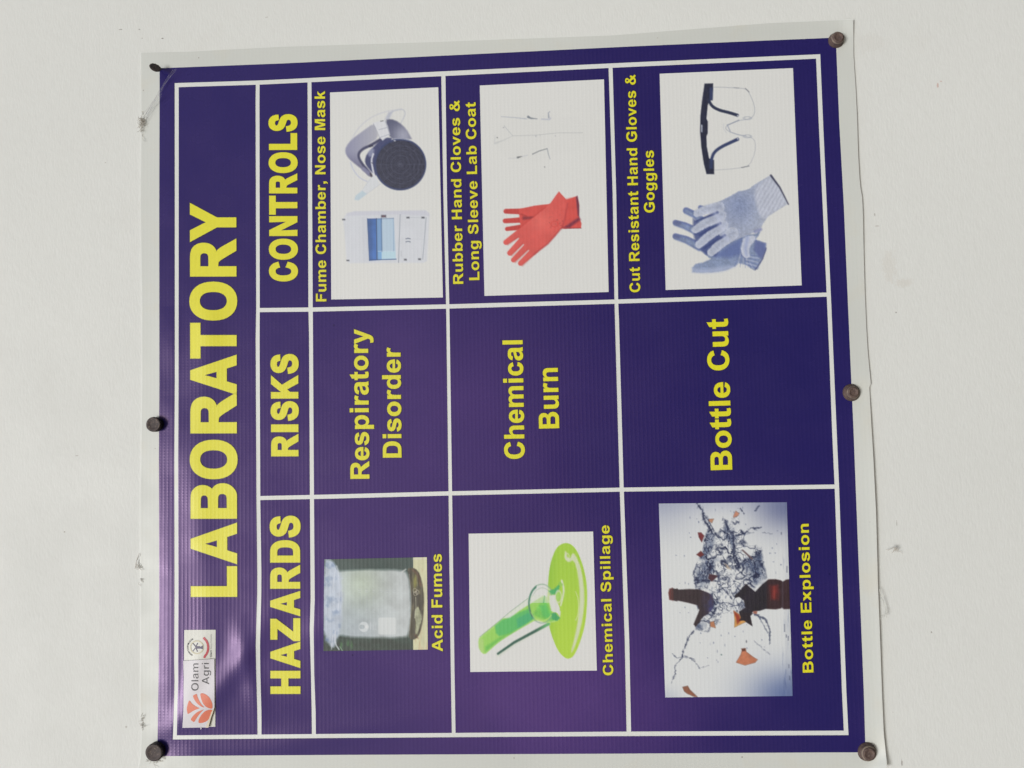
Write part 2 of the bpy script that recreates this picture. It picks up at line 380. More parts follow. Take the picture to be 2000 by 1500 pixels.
def quad_parts(name, quads, mat, off, step=7.0, label=None):
    cos_, fs, ns, k, pxs, pys = [], [], [], 0, [], []
    for q in quads:
        x, y, f, nx, ny = patch_px(*q, step)
        pxs.append(x); pys.append(y); cos_.append(surf(x, y, off)); ns.append(surf_n(x, y)); fs.append(f + k); k += len(x)
    me = mesh_np(name, np.concatenate(cos_), np.concatenate(fs), np.concatenate(ns))
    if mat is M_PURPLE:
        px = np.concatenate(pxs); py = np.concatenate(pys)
        w = 1.0 * g(np.hypot((px - 1090) / 1.25, py - 1330), 210) + .42 * g(np.hypot((px - 850) / 1.2, py - 780), 230) + .30 * g(np.hypot(px - 640, py - 1150), 230) + .12  # soft blobs where the sheen is painted into the purple
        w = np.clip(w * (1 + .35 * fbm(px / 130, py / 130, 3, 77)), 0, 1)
        me.attributes.new('ink_sheen', 'FLOAT', 'POINT').data.foreach_set('value', w.astype(np.float32))
    return link(name, me, mat, banner, label)
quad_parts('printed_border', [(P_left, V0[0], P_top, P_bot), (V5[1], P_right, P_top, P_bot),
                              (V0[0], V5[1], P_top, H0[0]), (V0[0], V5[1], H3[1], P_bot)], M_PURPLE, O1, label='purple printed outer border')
e_l = lambda t: E_left(t) + 1.0
e_r = lambda t: E_right(t) - 1.0
e_t = lambda t: E_top(t) + 1.0
e_b = lambda t: E_bot(t) - 1.0
quad_parts('margin', [(e_l, P_left, e_t, e_b)], M_HEM, O1 * .6, 6.0, 'grubby unprinted margin along the left of the photo')
quad_parts('margin', [(P_right, e_r, e_t, e_b)], M_HEM, O1 * .6, 6.0, 'unprinted margin standing off the wall')
quad_parts('margin', [(P_left, P_right, e_t, P_top)], M_HEM, O1 * .6, 6.0)
quad_parts('margin', [(P_left, P_right, P_bot, e_b)], M_HEM, O1 * .6, 6.0)
cells = [('title_panel', V0, V1, H0, H3, 'long purple title strip'),
         ('heading_panel', V1, V2, H0, H1, 'heading cell reading CONTROLS'), ('heading_panel', V1, V2, H1, H2, 'heading cell reading RISKS'), ('heading_panel', V1, V2, H2, H3, 'heading cell reading HAZARDS')]
for a, b in ((V2, V3), (V3, V4), (V4, V5)):
    for c, d in ((H0, H1), (H1, H2), (H2, H3)): cells.append(('table_cell', a, b, c, d, None))
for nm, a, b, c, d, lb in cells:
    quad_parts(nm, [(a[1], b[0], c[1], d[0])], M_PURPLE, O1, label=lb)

# ------------------------------------------------------------------ lettering: a bold grotesque drawn here
GL = {
'A': (1479, ['1471,0 1149,0 1021,333 435,333 314,0 0,0 571,1466 884,1466', '926,580 724,1124 526,580']),
'B': (1479, ['150,0 150,1466 736,1466 910,1466* 1085,1445* 1150,1398 1216,1350* 1306,1210* 1306,1103 1306,1004* 1199,824* 1109,779 1236,742* 1372,566* 1372,435 1372,330* 1284,145* 1140,50 1050,0* 850,0*  649,0',
  '446,1222 446,883 640,883 813,883* 855,888 931,897* 1018,984* 1018,1054 1018,1121* 944,1205* 871,1215 827,1222* 640,1222', '446,639 446,247 720,247 880,247* 923,256 989,268* 1072,374* 1072,450 1072,514* 1010,603* 930,628 880,639* 690,639']),
'C': (1479, ['1086,539 1373,448 1307,208* 1153,91 1000,-25* 764,-25 472,-25* 284,174 96,374* 96,720 96,1086* 285,1288 474,1491* 782,1491 1051,1491* 1219,1332 1319,1238* 1369,1062 1076,992 1050,1106* 967,1172 885,1238* 767,1238 604,1238* 502,1121 401,1004* 401,742 401,464* 501,346 601,228* 761,228 879,228* 964,303 1049,378*']),
'D': (1479, ['148,0 148,1466 689,1466 872,1466* 968,1438 1097,1400* 1189,1303 1281,1206* 1329,1065 1377,925* 1377,719 1377,538* 1332,407 1277,247* 1175,148 1098,73* 967,31 869,0* 705,0', '444,1218 444,247 665,247 789,247* 844,261 916,279* 963,322 1011,365* 1041,463 1071,562* 1071,732 1071,902* 1041,993 1011,1084* 957,1135 903,1186* 820,1204 758,1218* 577,1218']),
'E': (1366, ['149,0 149,1466 1236,1466 1236,1218 445,1218 445,893 1181,893 1181,646 445,646 445,247 1264,247 1264,0']),
'F': (1251, ['151,0 151,1466 1156,1466 1156,1218 447,1218 447,871 1059,871 1059,623 447,623 447,0']),
'G': (1593, ['831,539 831,786 1469,786 1469,202 1376,112* 1199,43 1023,-25* 842,-25 612,-25* 441,71 270,168* 184,347 98,527* 98,738 98,967* 194,1145 290,1323* 475,1418 616,1491* 826,1491 1099,1491* 1252,1376 1406,1262* 1450,1060 1156,1005 1125,1113* 1039,1175 954,1238* 826,1238 632,1238* 517,1115 403,992* 403,750 403,489* 519,358 635,228* 823,228 916,228* 1009,264 1103,301* 1170,353 1170,539']),
'H': (1479, ['150,0 150,1466 446,1466 446,889 1026,889 1026,1466 1322,1466 1322,0 1026,0 1026,641 446,641 446,0']),
'I': (569, ['140,0 140,1466 436,1466 436,0']),
'K': (1479, ['150,0 150,1466 446,1466 446,815 1044,1466 1442,1466 890,895 1472,0 1089,0 686,688 446,443 446,0']),
'L': (1251, ['157,0 157,1466 453,1466 453,247 1189,247 1189,0']),
'M': (1706, ['145,0 145,1466 588,1466 854,466 1117,1466 1561,1466 1561,0 1286,0 1286,1154 995,0 710,0 420,1154 420,0']),
'N': (1479, ['152,0 152,1466 440,1466 1040,487 1040,1466 1315,1466 1315,0 1018,0 427,956 427,0']),
'O': (1593, ['89,724 89,948* 156,1100 206,1212* 292,1301 379,1390* 482,1433 619,1491* 798,1491 1122,1491* 1316,1290 1511,1089* 1511,731 1511,376* 1318,175 1125,-25* 802,-25 475,-25* 282,174 89,374*', '394,734 394,485* 509,356 624,228* 801,228 978,228* 1091,355 1205,483* 1205,738 1205,990* 1094,1114 984,1238* 801,1238 618,1238* 506,1112 394,987*']),
'R': (1479, ['150,0 150,1466 773,1466 1008,1466* 1114,1426 1221,1387* 1285,1286 1349,1185* 1349,1055 1349,890* 1252,782 1155,675* 962,647 1058,591* 1120,524 1183,457* 1289,286 1468,0 1114,0 900,319 786,490* 744,534 702,579* 655,595 608,612* 506,612 446,612 446,0', '446,846 665,846 878,846* 931,864 984,882* 1014,926 1044,970* 1044,1036 1044,1110* 1004,1155 965,1201* 893,1213 857,1218* 677,1218 446,1218']),
'S': (1366, ['74,477 362,505 388,360* 467,292 547,224* 682,224 825,224* 897,284 970,345* 970,426 970,478* 939,514 909,551* 833,578 781,596* 596,642 358,701* 262,787 127,908* 127,1082 127,1194* 190,1291 254,1389* 373,1440 493,1491* 662,1491 938,1491* 1077,1370 1217,1249* 1224,1047 928,1034 909,1147* 846,1196 784,1246* 659,1246 530,1246* 457,1193 410,1159* 410,1102 410,1050* 454,1013 510,966* 726,915 942,864* 1045,809 1149,755* 1207,660 1266,566* 1266,427 1266,301* 1196,191 1126,81* 998,27 870,-26* 679,-26 401,-26* 252,102 103,231*']),
'T': (1251, ['479,0 479,1218 44,1218 44,1466 1209,1466 1209,1218 775,1218 775,0']),
'U': (1479, ['148,1466 444,1466 444,560 444,330* 470,300 540,228* 735,228 900,228* 980,300 1026,350* 1026,560 1026,1466 1322,1466 1322,560 1322,250* 1230,130 1090,-25* 735,-25 400,-25* 250,110 148,230* 148,560']),
'W': (1933, ['346,0 -5,1466 298,1466 520,459 790,1466 1143,1466 1402,442 1629,1466 1928,1466 1571,0 1257,0 962,1096 668,0']),
'Y': (1366, ['532,0 532,617 -5,1466 342,1466 687,886 1025,1466 1366,1466 827,615 827,0']),
'Z': (1251, ['22,0 22,267 790,1218 109,1218 109,1466 1168,1466 1168,1236 367,247 1199,247 1199,0']),
'a': (1139, ['357,738 102,784 145,938* 250,1012 355,1086* 562,1086 750,1086* 842,1041 934,997* 971,928 1009,860* 1009,677 1006,349 1006,209* 1019,142 1033,76* 1070,0 792,0 781,28* 765,83 758,108* 755,116 683,46* 601,11 519,-24* 426,-24 262,-24* 167,65 73,154* 73,290 73,380* 116,450 159,521* 236,558 314,596* 460,624 657,661* 733,693 733,721 733,802* 693,836 653,871* 542,871 467,871* 425,841 383,812*', '733,510 679,492* 562,467 445,442* 409,418 354,379* 354,319 354,260* 398,217 442,174* 510,174 586,174* 655,224 706,262* 722,317 733,353* 733,454']),
'b': (1251, ['135,0 135,1466 416,1466 416,938 546,1086* 724,1086 918,1086* 1045,945 1172,805* 1172,542 1172,270* 1042,123 913,-24* 728,-24 637,-24* 548,21 460,67* 396,156 396,0', '414,554 414,389* 466,310 539,198* 660,198 753,198* 818,277 884,357* 884,528 884,710* 818,790 752,871* 649,871 548,871* 481,792 414,714*']),
'c': (1139, ['1073,748 796,698 782,781* 732,823 683,865* 604,865 499,865* 436,792 374,720* 374,550 374,361* 437,283 501,205* 608,205 688,205* 739,250 790,296* 811,407 1087,360 1044,170* 922,73 800,-24* 595,-24 362,-24* 223,123 85,270* 85,530 85,793* 224,939 363,1086* 600,1086 794,1086* 908,1002 1023,919*']),
'd': (1251, ['1121,0 860,0 860,156 795,65* 706,20 618,-24* 528,-24 345,-24* 214,123 84,271* 84,535 84,805* 211,945 338,1086* 532,1086 710,1086* 840,938 840,1466 1121,1466', '371,554 371,384* 418,308 486,198* 608,198 705,198* 773,280 841,363* 841,527 841,710* 775,790 709,871* 606,871 506,871* 438,791 371,712*']),
'e': (1139, ['762,338 1042,291 988,137* 871,56 755,-24* 580,-24 303,-24* 170,157 65,302* 65,523 65,787* 203,936 341,1086* 552,1086 789,1086* 926,929 1063,773* 1057,450 353,450 356,325* 421,255 486,186* 583,186 649,186* 694,222 739,258*', '778,622 775,744* 715,807 655,871* 569,871 477,871* 417,804 357,737* 358,622']),
'g': (1251, ['121,-70 442,-109 450,-165* 479,-186 519,-216* 605,-216 715,-216* 770,-183 807,-161* 826,-112 839,-77* 839,17 839,172 713,0* 521,0 307,0* 182,181 84,324* 84,537 84,804* 212,945 341,1086* 532,1086 729,1086* 857,913 857,1062 1120,1062 1120,109 1120,-79* 1089,-172 1058,-265* 1002,-318 946,-371* 852,-401 759,-431* 616,-431 346,-431* 233,-338 120,-246* 120,-104', '372,553 372,384* 437,305 503,227* 599,227 702,227* 773,307 844,388* 844,546 844,711* 776,791 708,871* 604,871 503,871* 437,792 372,714*']),
'h': (1251, ['428,1466 428,927 564,1086* 753,1086 850,1086* 928,1050 1006,1014* 1045,958 1085,902* 1099,834 1114,766* 1114,623 1114,0 833,0 833,561 833,728* 817,773 801,818* 760,844 720,871* 659,871 589,871* 534,837 479,803* 453,734 428,666* 428,532 428,0 147,0 147,1466']),
'i': (569, ['147,1206 147,1466 428,1466 428,1206', '147,0 147,1062 428,1062 428,0']),
'k': (1139, ['137,0 137,1466 418,1466 418,688 747,1062 1093,1062 730,674 1119,0 816,0 549,477 418,340 418,0']),
'l': (569, ['147,0 147,1466 428,1466 428,0']),
'm': (1821, ['126,1062 385,1062 385,917 524,1086* 716,1086 818,1086* 893,1044 968,1002* 1016,917 1086,1002* 1167,1044 1248,1086* 1340,1086 1457,1086* 1538,1038 1619,991* 1659,899 1688,831* 1688,679 1688,0 1407,0 1407,607 1407,765* 1378,811 1339,871* 1258,871 1199,871* 1147,835 1095,799* 1072,729 1049,660* 1049,510 1049,0 768,0 768,582 768,737* 753,782 738,827* 706,849 675,871* 621,871 556,871* 504,836 452,801* 429,735 407,669* 407,516 407,0 126,0']),
'n': (1251, ['1113,0 832,0 832,542 832,714* 814,764 796,815* 755,843 715,871* 658,871 585,871* 527,831 469,791* 447,725 426,659* 426,481 426,0 145,0 145,1062 406,1062 406,906 545,1086* 756,1086 849,1086* 926,1052 1003,1019* 1042,967 1082,915* 1097,849 1113,783* 1113,660']),
'o': (1251, ['82,546 82,686* 151,817 220,948* 346,1017 473,1086* 629,1086 870,1086* 1024,929 1178,773* 1178,534 1178,293* 1022,134 867,-24* 631,-24 485,-24* 352,42 220,108* 151,235 82,363*', '370,531 370,373* 445,289 520,205* 630,205 740,205* 814,289 889,373* 889,533 889,689* 814,773 740,857* 630,857 520,857* 445,773 370,689*']),
'p': (1251, ['139,1062 401,1062 401,906 452,986* 539,1036 626,1086* 732,1086 917,1086* 1046,941 1175,796* 1175,537 1175,271* 1045,123 915,-24* 730,-24 642,-24* 570,11 499,46* 420,131 420,-404 139,-404', '417,549 417,370* 488,284 559,199* 661,199 759,199* 824,277 889,356* 889,535 889,702* 822,783 755,864* 656,864 553,864* 485,784 417,705*']),
'r': (797, ['416,0 135,0 135,1062 396,1062 396,911 463,1018* 516,1052 570,1086* 638,1086 734,1086* 823,1033 736,788 665,834* 604,834 545,834* 504,801 463,769* 439,684 416,599* 416,328']),
's': (1139, ['48,303 330,346 348,264* 403,221 458,179* 557,179 666,179* 721,219 758,247* 758,294 758,326* 738,347 717,367* 644,384 304,459* 213,521 87,607* 87,760 87,898* 196,992 305,1086* 534,1086 752,1086* 858,1015 964,944* 1004,805 739,756 722,818* 674,851 627,884* 539,884 428,884* 380,853 348,831* 348,796 348,766* 376,745 414,717* 638,666 863,615* 952,541 1040,466* 1040,333 1040,188* 919,84 790,-24* 557,-24 346,-24* 220,63 95,150*']),
't': (682, ['634,1062 634,838 442,838 442,410 442,280* 447,258 453,237* 472,223 492,209* 520,209 559,209* 633,236 657,18 559,-24* 435,-24 359,-24* 298,1 237,27* 208,67 180,108* 169,177 160,226* 160,375 160,838 31,838 31,1062 160,1062 160,1273 442,1437 442,1062']),
'u': (1251, ['847,0 847,159 789,74* 694,25 600,-24* 495,-24 388,-24* 303,23 218,70* 180,155 142,240* 142,390 142,1062 423,1062 423,574 423,350* 438,299 454,249* 495,219 536,190* 599,190 671,190* 728,229 785,269* 806,327 827,386* 827,614 827,1062 1108,1062 1108,0']),
'v': (1139, ['440,0 12,1062 307,1062 507,520 565,339 622,520 826,1062 1115,1062 693,0']),
'x': (1139, ['10,0 388,540 26,1062 369,1062 555,773 751,1062 1081,1062 726,566 1113,0 768,0 555,324 340,0']),
'y': (1139, ['14,1062 313,1062 567,308 815,1062 1106,1062 731,40 664,-145 627,-238* 593,-287 560,-336* 516,-366 473,-397* 409,-414 346,-431* 266,-431 185,-431* 107,-414 82,-194 147,-207* 199,-207 295,-207* 341,-150 387,-94* 411,-6']),
',': (569, ['139,0 139,281 420,281 420,80 420,-42* 399,-112 378,-182* 319,-237 261,-293* 171,-325 116,-209 201,-181* 237,-132 273,-83* 275,0']),
'&': (1479, ['1433,154 1267,-26 1146,47* 1034,165 870,-25* 595,-25 364,-25* 225,105 86,235* 86,409 86,564* 179,675 272,786* 446,872 361,973* 323,1052 286,1132* 286,1211 286,1329* 378,1410 471,1491* 642,1491 807,1491* 897,1406 988,1322* 988,1209 988,1137* 945,1072 903,1008* 773,927 1012,604 1061,681* 1093,804 1345,745 1310,610* 1280,545 1240,460* 1185,390 1310,250*', '598,1102 650,1040 706,1075* 740,1114 774,1155* 774,1201 774,1254* 737,1289 700,1324* 645,1324 590,1324* 555,1292 520,1261* 520,1219 520,1173*', '569,727 478,680* 428,610 378,546* 378,424 378,320* 440,261 502,203* 598,203 665,203* 726,232 787,261* 862,335']),
'|': (532, ['180,-430 180,1491 350,1491 350,-430']),
' ': (569, []),
}
def parse(s):
    pts = []
    for w in s.split():
        off = w.endswith('*'); x, y = w.rstrip('*').split(','); pts.append((float(x), float(y), off))
    full = []
    n = len(pts)
    for i, p in enumerate(pts):
        q = pts[(i + 1) % n]; full.append(p)
        if p[2] and q[2]: full.append(((p[0] + q[0]) / 2, (p[1] + q[1]) / 2, False))
    while full[0][2]: full = full[1:] + full[:1]
    out = []; n = len(full); i = 0
    while i < n:
        p = full[i]; q = full[(i + 1) % n]
        out.append(p[:2])
        if q[2]:
            r = full[(i + 2) % n]
            for t in (.25, .5, .75):
                out.append(((1 - t) ** 2 * p[0] + 2 * t * (1 - t) * q[0] + t * t * r[0], (1 - t) ** 2 * p[1] + 2 * t * (1 - t) * q[1] + t * t * r[1]))
            i += 2
        else: i += 1
    return np.array(out)
def area(c): x, y = c[:, 0], c[:, 1]; return .5 * np.sum(x * np.roll(y, -1) - y * np.roll(x, -1))
GLY = {}
for ch, (adv, cs) in GL.items():
    cc = [parse(c) for c in cs]
    res = []
    for k, c in enumerate(cc):
        hole = ch not in 'i' and k > 0
        if (area(c) > 0) == hole: c = c[::-1]      # outer anticlockwise, hole clockwise
        res.append(c)
    GLY[ch] = (adv, res)
def grow(c, d):
    """mitred offset; outward for outer, inward for holes"""
    if abs(d) < 1e-6: return c
    e = np.roll(c, -1, 0) - c; L = np.linalg.norm(e, axis=1); keep = L > 1e-6; c = c[keep]
    e = np.roll(c, -1, 0) - c; e /= np.linalg.norm(e, axis=1)[:, None]
    nrm = np.stack([e[:, 1], -e[:, 0]], 1); pn = np.roll(nrm, 1, 0)
    b = nrm + pn; den = 1 + np.sum(nrm * pn, 1)
    v = b / np.maximum(den, .35)[:, None]
    return c + v * d
def inside(polys, q):
    r = np.zeros(len(q), bool)
    for c in polys:
        a = c; b = np.roll(c, -1, 0)
        for (x0, y0), (x1, y1) in zip(a, b):
            k = ((y0 > q[:, 1]) != (y1 > q[:, 1]))
            if not k.any(): continue
            r ^= k & (q[:, 0] < (x1 - x0) * (q[:, 1] - y0) / (y1 - y0 + 1e-12) + x0)
    return r
def fill(polys, step=7.0):
    """triangles covering even-odd polygons, with interior points so they drape"""
    vs, es = [], []
    sub = []
    for c in polys:
        q = []
        for a, b in zip(c, np.roll(c, -1, 0)):
            m_ = max(1, int(np.linalg.norm(b - a) / 5.0)) if step else 1
            q += [a + (b - a) * i / m_ for i in range(m_)]
        sub.append(np.array(q))
    polys = sub
    for c in polys:
        k = len(vs); n = len(c)
        for i in range(n):
            vs.append(c[i])
        es += [(k + i, k + (i + 1) % n) for i in range(n)]
    allp = np.array(vs); lo = allp.min(0); hi = allp.max(0)
    if step and (hi - lo).max() > step * 1.3:
        gx, gy = np.meshgrid(np.arange(lo[0] + step / 2, hi[0], step), np.arange(lo[1] + step / 2, hi[1], step))
        q = np.stack([gx.ravel(), gy.ravel()], 1); q = q[inside(polys, q)]
        vs += list(q)
    r = delaunay_2d_cdt([Vector((float(a), float(b))) for a, b in vs], es, [], 0, 1e-5)
    v = np.array([tuple(p) for p in r[0]]); f = np.array([list(t) for t in r[2] if len(t) == 3])
    cen = v[f].mean(1); f = f[inside(polys, cen)]
    return v, f
def drape(name, groups, parent, label=None, mats=None, surf_fn=None):
    """groups: list of (polys_px, offset, material index, step)"""
    V, NN, FF, MI, k = [], [], [], [], 0
    sf = surf_fn or surf
    for polys, off, mi, step in groups:
        v, f = fill(polys, step)
        if not len(f): continue
        p = v[f]; ar = np.cross(p[:, 1] - p[:, 0], p[:, 2] - p[:, 0])
        f = np.where((ar < 0)[:, None], f, f[:, ::-1])
        V.append(sf(v[:, 0], v[:, 1], off)); NN.append(surf_n(v[:, 0], v[:, 1])); FF.append(f + k); MI += [mi] * len(f); k += len(v)
    me = mesh_np(name, np.concatenate(V), np.concatenate(FF), np.concatenate(NN), matidx=MI)
    return link(name, me, mats, parent, label)
def layout(text, p0, p1, H, bold=0.0, extents=None, track=0.0, slant=0.0):
    """text whose ink runs p0->p1 along the baseline (photo units), cap height H; glyph up is photo left"""
    p0 = np.array(p0, float); p1 = np.array(p1, float); d = p1 - p0; L = np.linalg.norm(d); d /= L
    up = np.array([d[1], -d[0]])             # quarter turn: reading upwards, glyph tops to the left
    if up[0] > 0: up = -up
    pen = 0; items = []
    for ch in text:
        adv, cs = GLY[ch]
        for c in cs: pass
        items.append((ch, pen, cs)); pen += adv + track
    pts = np.concatenate([c + [x, 0] for ch, x, cs in items for c in cs])
    x0, x1 = pts[:, 0].min() - bold, pts[:, 0].max() + bold
    sx = L / (x1 - x0); sy = H / (1466 + 2 * bold)
    out = []; ei = 0
    for ch, x, cs in items:
        if not cs: continue
        gs = [grow(c, bold) for c in cs]
        allg = np.concatenate(gs)
        if extents:
            a, b = extents[ei]; ei += 1          # measured start / end along photo y
            g0, g1 = allg[:, 0].min(), allg[:, 0].max()
            s0 = (p0[1] - a) / (p0[1] - p1[1]) * L; s1 = (p0[1] - b) / (p0[1] - p1[1]) * L
            fx = lambda u: s0 + (u - g0) / (g1 - g0) * (s1 - s0)
        else:
            fx = lambda u: (u + x - x0) * sx
        out.append([p0 + np.outer(fx(c[:, 0]), d) + np.outer((c[:, 1] + bold) * sy, up) for c in gs])
    return out
def lettering(text, p0, p1, H, bold, label, extents=None, outline=1.1, track=0.0, name='lettering'):
    L = layout(text, p0, p1, H, bold, extents, track)
    groups = []
    for polys in L:
        s = 1 if area(polys[0]) > 0 else -1
        if outline: groups.append(([grow(c, outline * s) for c in polys], O2, 1, 7.0))
        groups.append((polys, O3, 0, 7.0))
    return drape(name, groups, banner, label, [M_YELLOW, M_EDGE])
lettering('LABORATORY', (463.2, 1165.6), (461.4, 396.2), 90.5, 48, 'large yellow title word LABORATORY',
          [(1165.6, 1105.8), (1102, 1020.8), (1013, 943.8), (935.8, 858.8), (846.3, 766), (771, 692.8), (700, 630.4), (625.9, 550), (540, 465.9), (472.5, 396)])
lettering('HAZARDS', (586.7, 1355.2), (586, 1007.2), 58.4, 62, 'yellow heading word HAZARDS',
          [(1355.2, 1310.2), (1304.8, 1253.3), (1252.2, 1207.4), (1203.7, 1154.2), (1149.7, 1103.2), (1098.7, 1055), (1050, 1007.2)])
lettering('RISKS', (582.9, 891.2), (582.3, 691.3), 53.2, 62, 'yellow heading word RISKS',
          [(891.2, 847.4), (843.8, 828.9), (822, 783.5), (778.3, 732.5), (730.3, 691.3)])
lettering('CONTROLS', (581.2, 549.6), (580.2, 222.9), 55, 62, 'yellow heading word CONTROLS',
          [(549.6, 511), (507.2, 466.1), (460.8, 422.1), (419.2, 382.1), (377.6, 338.7), (337.9, 297.3), (292.8, 260), (257.3, 222.9)])
for t, a, b, H in (
    ('Respiratory', (721.5, 934.9), (718.6, 642.8), 37.2), ('Disorder', (784.3, 893.6), (782.2, 678.3), 36.5),
    ('Chemical', (1024.8, 896), (1020.6, 664.4), 39.4), ('Burn', (1092.3, 836.2), (1089.4, 718.4), 39.6), ('Bottle Cut', (1430.2, 917.2), (1421.4, 622), 42)):
    lettering(t, a, b, H, 14, 'yellow printed words ' + t, outline=1.0, track=25)
for t, a, b, H in (
    ('Acid Fumes', (864.8, 1272.2), (862.6, 1082), 21), ('Chemical Spillage', (1197.8, 1318.7), (1190.2, 1025.8), 20), ('Bottle Explosion', (1588.8, 1313.2), (1579.4, 1023), 20.8),
    ('Fume Chamber, Nose Mask', (637.4, 588.6), (634.7, 177.9), 20.3), ('Rubber Hand Cloves &', (904.8, 554.3), (897.6, 195.8), 19.7), ('Long Sleeve Lab Coat', (936.4, 546.8), (928.6, 199.6), 20),
    ('Cut Resistant Hand Gloves &', (1250.4, 570.6), (1241.3, 145.6), 20.4), ('Goggles', (1278.8, 415), (1276.8, 293.8), 20.6)):
    lettering(t, a, b, H, 4, 'small yellow printed words ' + t, outline=1.0, track=40)

# ------------------------------------------------------------------ printed photographs
PAPER = np.array([214., 217., 213.])
class Pic:
    def __init__(s, name, corners, zoom, step=1.3, bg=PAPER):
        s.name = name; (s.ox, s.oy, s.k) = zoom
        tl, tr, br, bl = [np.array(c, float) for c in corners]
        w = np.linalg.norm(tr - tl); h = np.linalg.norm(bl - tl)
        s.nx = int(w / step) + 2; s.ny = int(h / step) + 2
        u, v = np.meshgrid(np.linspace(0, 1, s.nx), np.linspace(0, 1, s.ny)); u = u.ravel(); v = v.ravel()
        p = (tl[None] * ((1 - u) * (1 - v))[:, None] + tr[None] * (u * (1 - v))[:, None] + br[None] * (u * v)[:, None] + bl[None] * ((1 - u) * v)[:, None])
        s.P = p; s.u = u; s.v = v
        s.X = (p[:, 0] - s.ox) * s.k; s.Y = (p[:, 1] - s.oy) * s.k          # local drawing coordinates
        s.C = np.tile(np.asarray(bg, float), (len(u), 1)); s.item = np.zeros(len(u), int); s.items = {0: None}; s.soft = .8 * s.k
    def n(s, per, o=3, seed=0, ax=1, ay=1): return fbm(s.X / per * ax, s.Y / per * ay, o, seed)
    def smooth(s, pts, it=2):
        c = np.array(pts, float)
        for _ in range(it):
            q = np.roll(c, -1, 0); c = np.stack([.75 * c + .25 * q, .25 * c + .75 * q], 1).reshape(-1, 2)
        return c
    def sd_seg(s, a, b, X, Y):
        ax, ay = a; bx, by = b; dx, dy = bx - ax, by - ay; L = dx * dx + dy * dy + 1e-9
        t = np.clip(((X - ax) * dx + (Y - ay) * dy) / L, 0, 1)
        return np.hypot(X - ax - t * dx, Y - ay - t * dy), t
    def sd_poly(s, c):
        c = np.array(c, float); lo = c.min(0) - 60; hi = c.max(0) + 60
        k = (s.X > lo[0]) & (s.X < hi[0]) & (s.Y > lo[1]) & (s.Y < hi[1])
        d = np.full(len(s.X), 1e3); X = s.X[k]; Y = s.Y[k]; dd = np.full(len(X), 1e9); ins = np.zeros(len(X), bool)
        for a, b in zip(c, np.roll(c, -1, 0)):
            dd = np.minimum(dd, s.sd_seg(a, b, X, Y)[0])
            q = ((a[1] > Y) != (b[1] > Y)); ins ^= q & (X < (b[0] - a[0]) * (Y - a[1]) / (b[1] - a[1] + 1e-12) + a[0])
        d[k] = np.where(ins, -dd, dd); return d
    def paint(s, d, col, blur=None, alpha=1.0, item=None):
        b = blur or s.soft; cov = np.clip(.5 - d / (b * 1.6), 0, 1) * alpha
        col = np.asarray(col, float)
        s.C = s.C * (1 - cov[:, None]) + (col if col.ndim == 2 else col[None]) * cov[:, None]
        if item is not None: s.item[(d < 0)] = s.reg(item)
        return cov
    def sub(s, nm):
        s.cnt = getattr(s, 'cnt', 0) + 1; return (nm, None, s.cnt)
    def reg(s, item):
        for k, v in s.items.items():
            if v == item: return k
        k = len(s.items); s.items[k] = item; return k
    def poly(s, pts, col, blur=None, alpha=1, item=None, sm=0, rough=0, rper=12, seed=0):
        c = s.smooth(pts, sm) if sm else np.array(pts, float)
        d = s.sd_poly(c)
        if rough: d = d + rough * s.n(rper, 3, seed)
        s.paint(d, col, blur, alpha, item); return d
    def stroke(s, pts, w, col, blur=None, alpha=1, item=None, rough=0, rper=10, seed=0, sm=0):
        """w: width or (start, end)"""
        pts = np.array(pts, float)
        if sm and len(pts) > 2:
            for _ in range(sm):
                q = [pts[0]]
                for a, b in zip(pts[:-1], pts[1:]): q += [.75 * a + .25 * b, .25 * a + .75 * b]
                q.append(pts[-1]); pts = np.array(q)
        w0, w1 = w if isinstance(w, tuple) else (w, w); m_ = len(pts) - 1
        d = np.full(len(s.X), 1e3)
        for i in range(m_):
            dd, t = s.sd_seg(pts[i], pts[i + 1], s.X, s.Y)
            d = np.minimum(d, dd - (w0 + (w1 - w0) * (i + t) / m_) / 2)
        if rough: d = d + rough * s.n(rper, 2, seed)
        s.paint(d, col, blur, alpha, item); return d
    def ell(s, cx, cy, rx, ry): return (np.hypot((s.X - cx) / rx, (s.Y - cy) / ry) - 1) * min(rx, ry)
    def build(s, label):
        C = np.clip(s.C, 3, 232); cl = lin(C); ref = lin(np.array([205., 209., 203.]))
        alb = np.clip(cl / ref * np.array([.70, .722, .69]), .004, .86)
        co = surf(s.P[:, 0], s.P[:, 1], O2); nr = surf_n(s.P[:, 0], s.P[:, 1]); f = grid_faces(s.nx, s.ny)
        fi = s.item[f[:, 0]]
        root = None
        for k in sorted(set(fi.tolist()) | {0}):
            ff = f[fi == k]
            used = np.unique(ff); mp = np.full(len(co), -1); mp[used] = np.arange(len(used))
            me = mesh_np(s.name if k == 0 else s.items[k][0], co[used], mp[ff], nr[used], alb[used])
            if k == 0: root = link('printed_picture', me, M_INK, banner, label)
            else: link(s.items[k][0], me, M_INK, root, s.items[k][1])
        return root
def shade(base, f, lo=-1, hi=1):
    """vary a colour by a field"""
    return np.clip(np.asarray(base, float)[None] * (1 + f[:, None]), 0, 235)

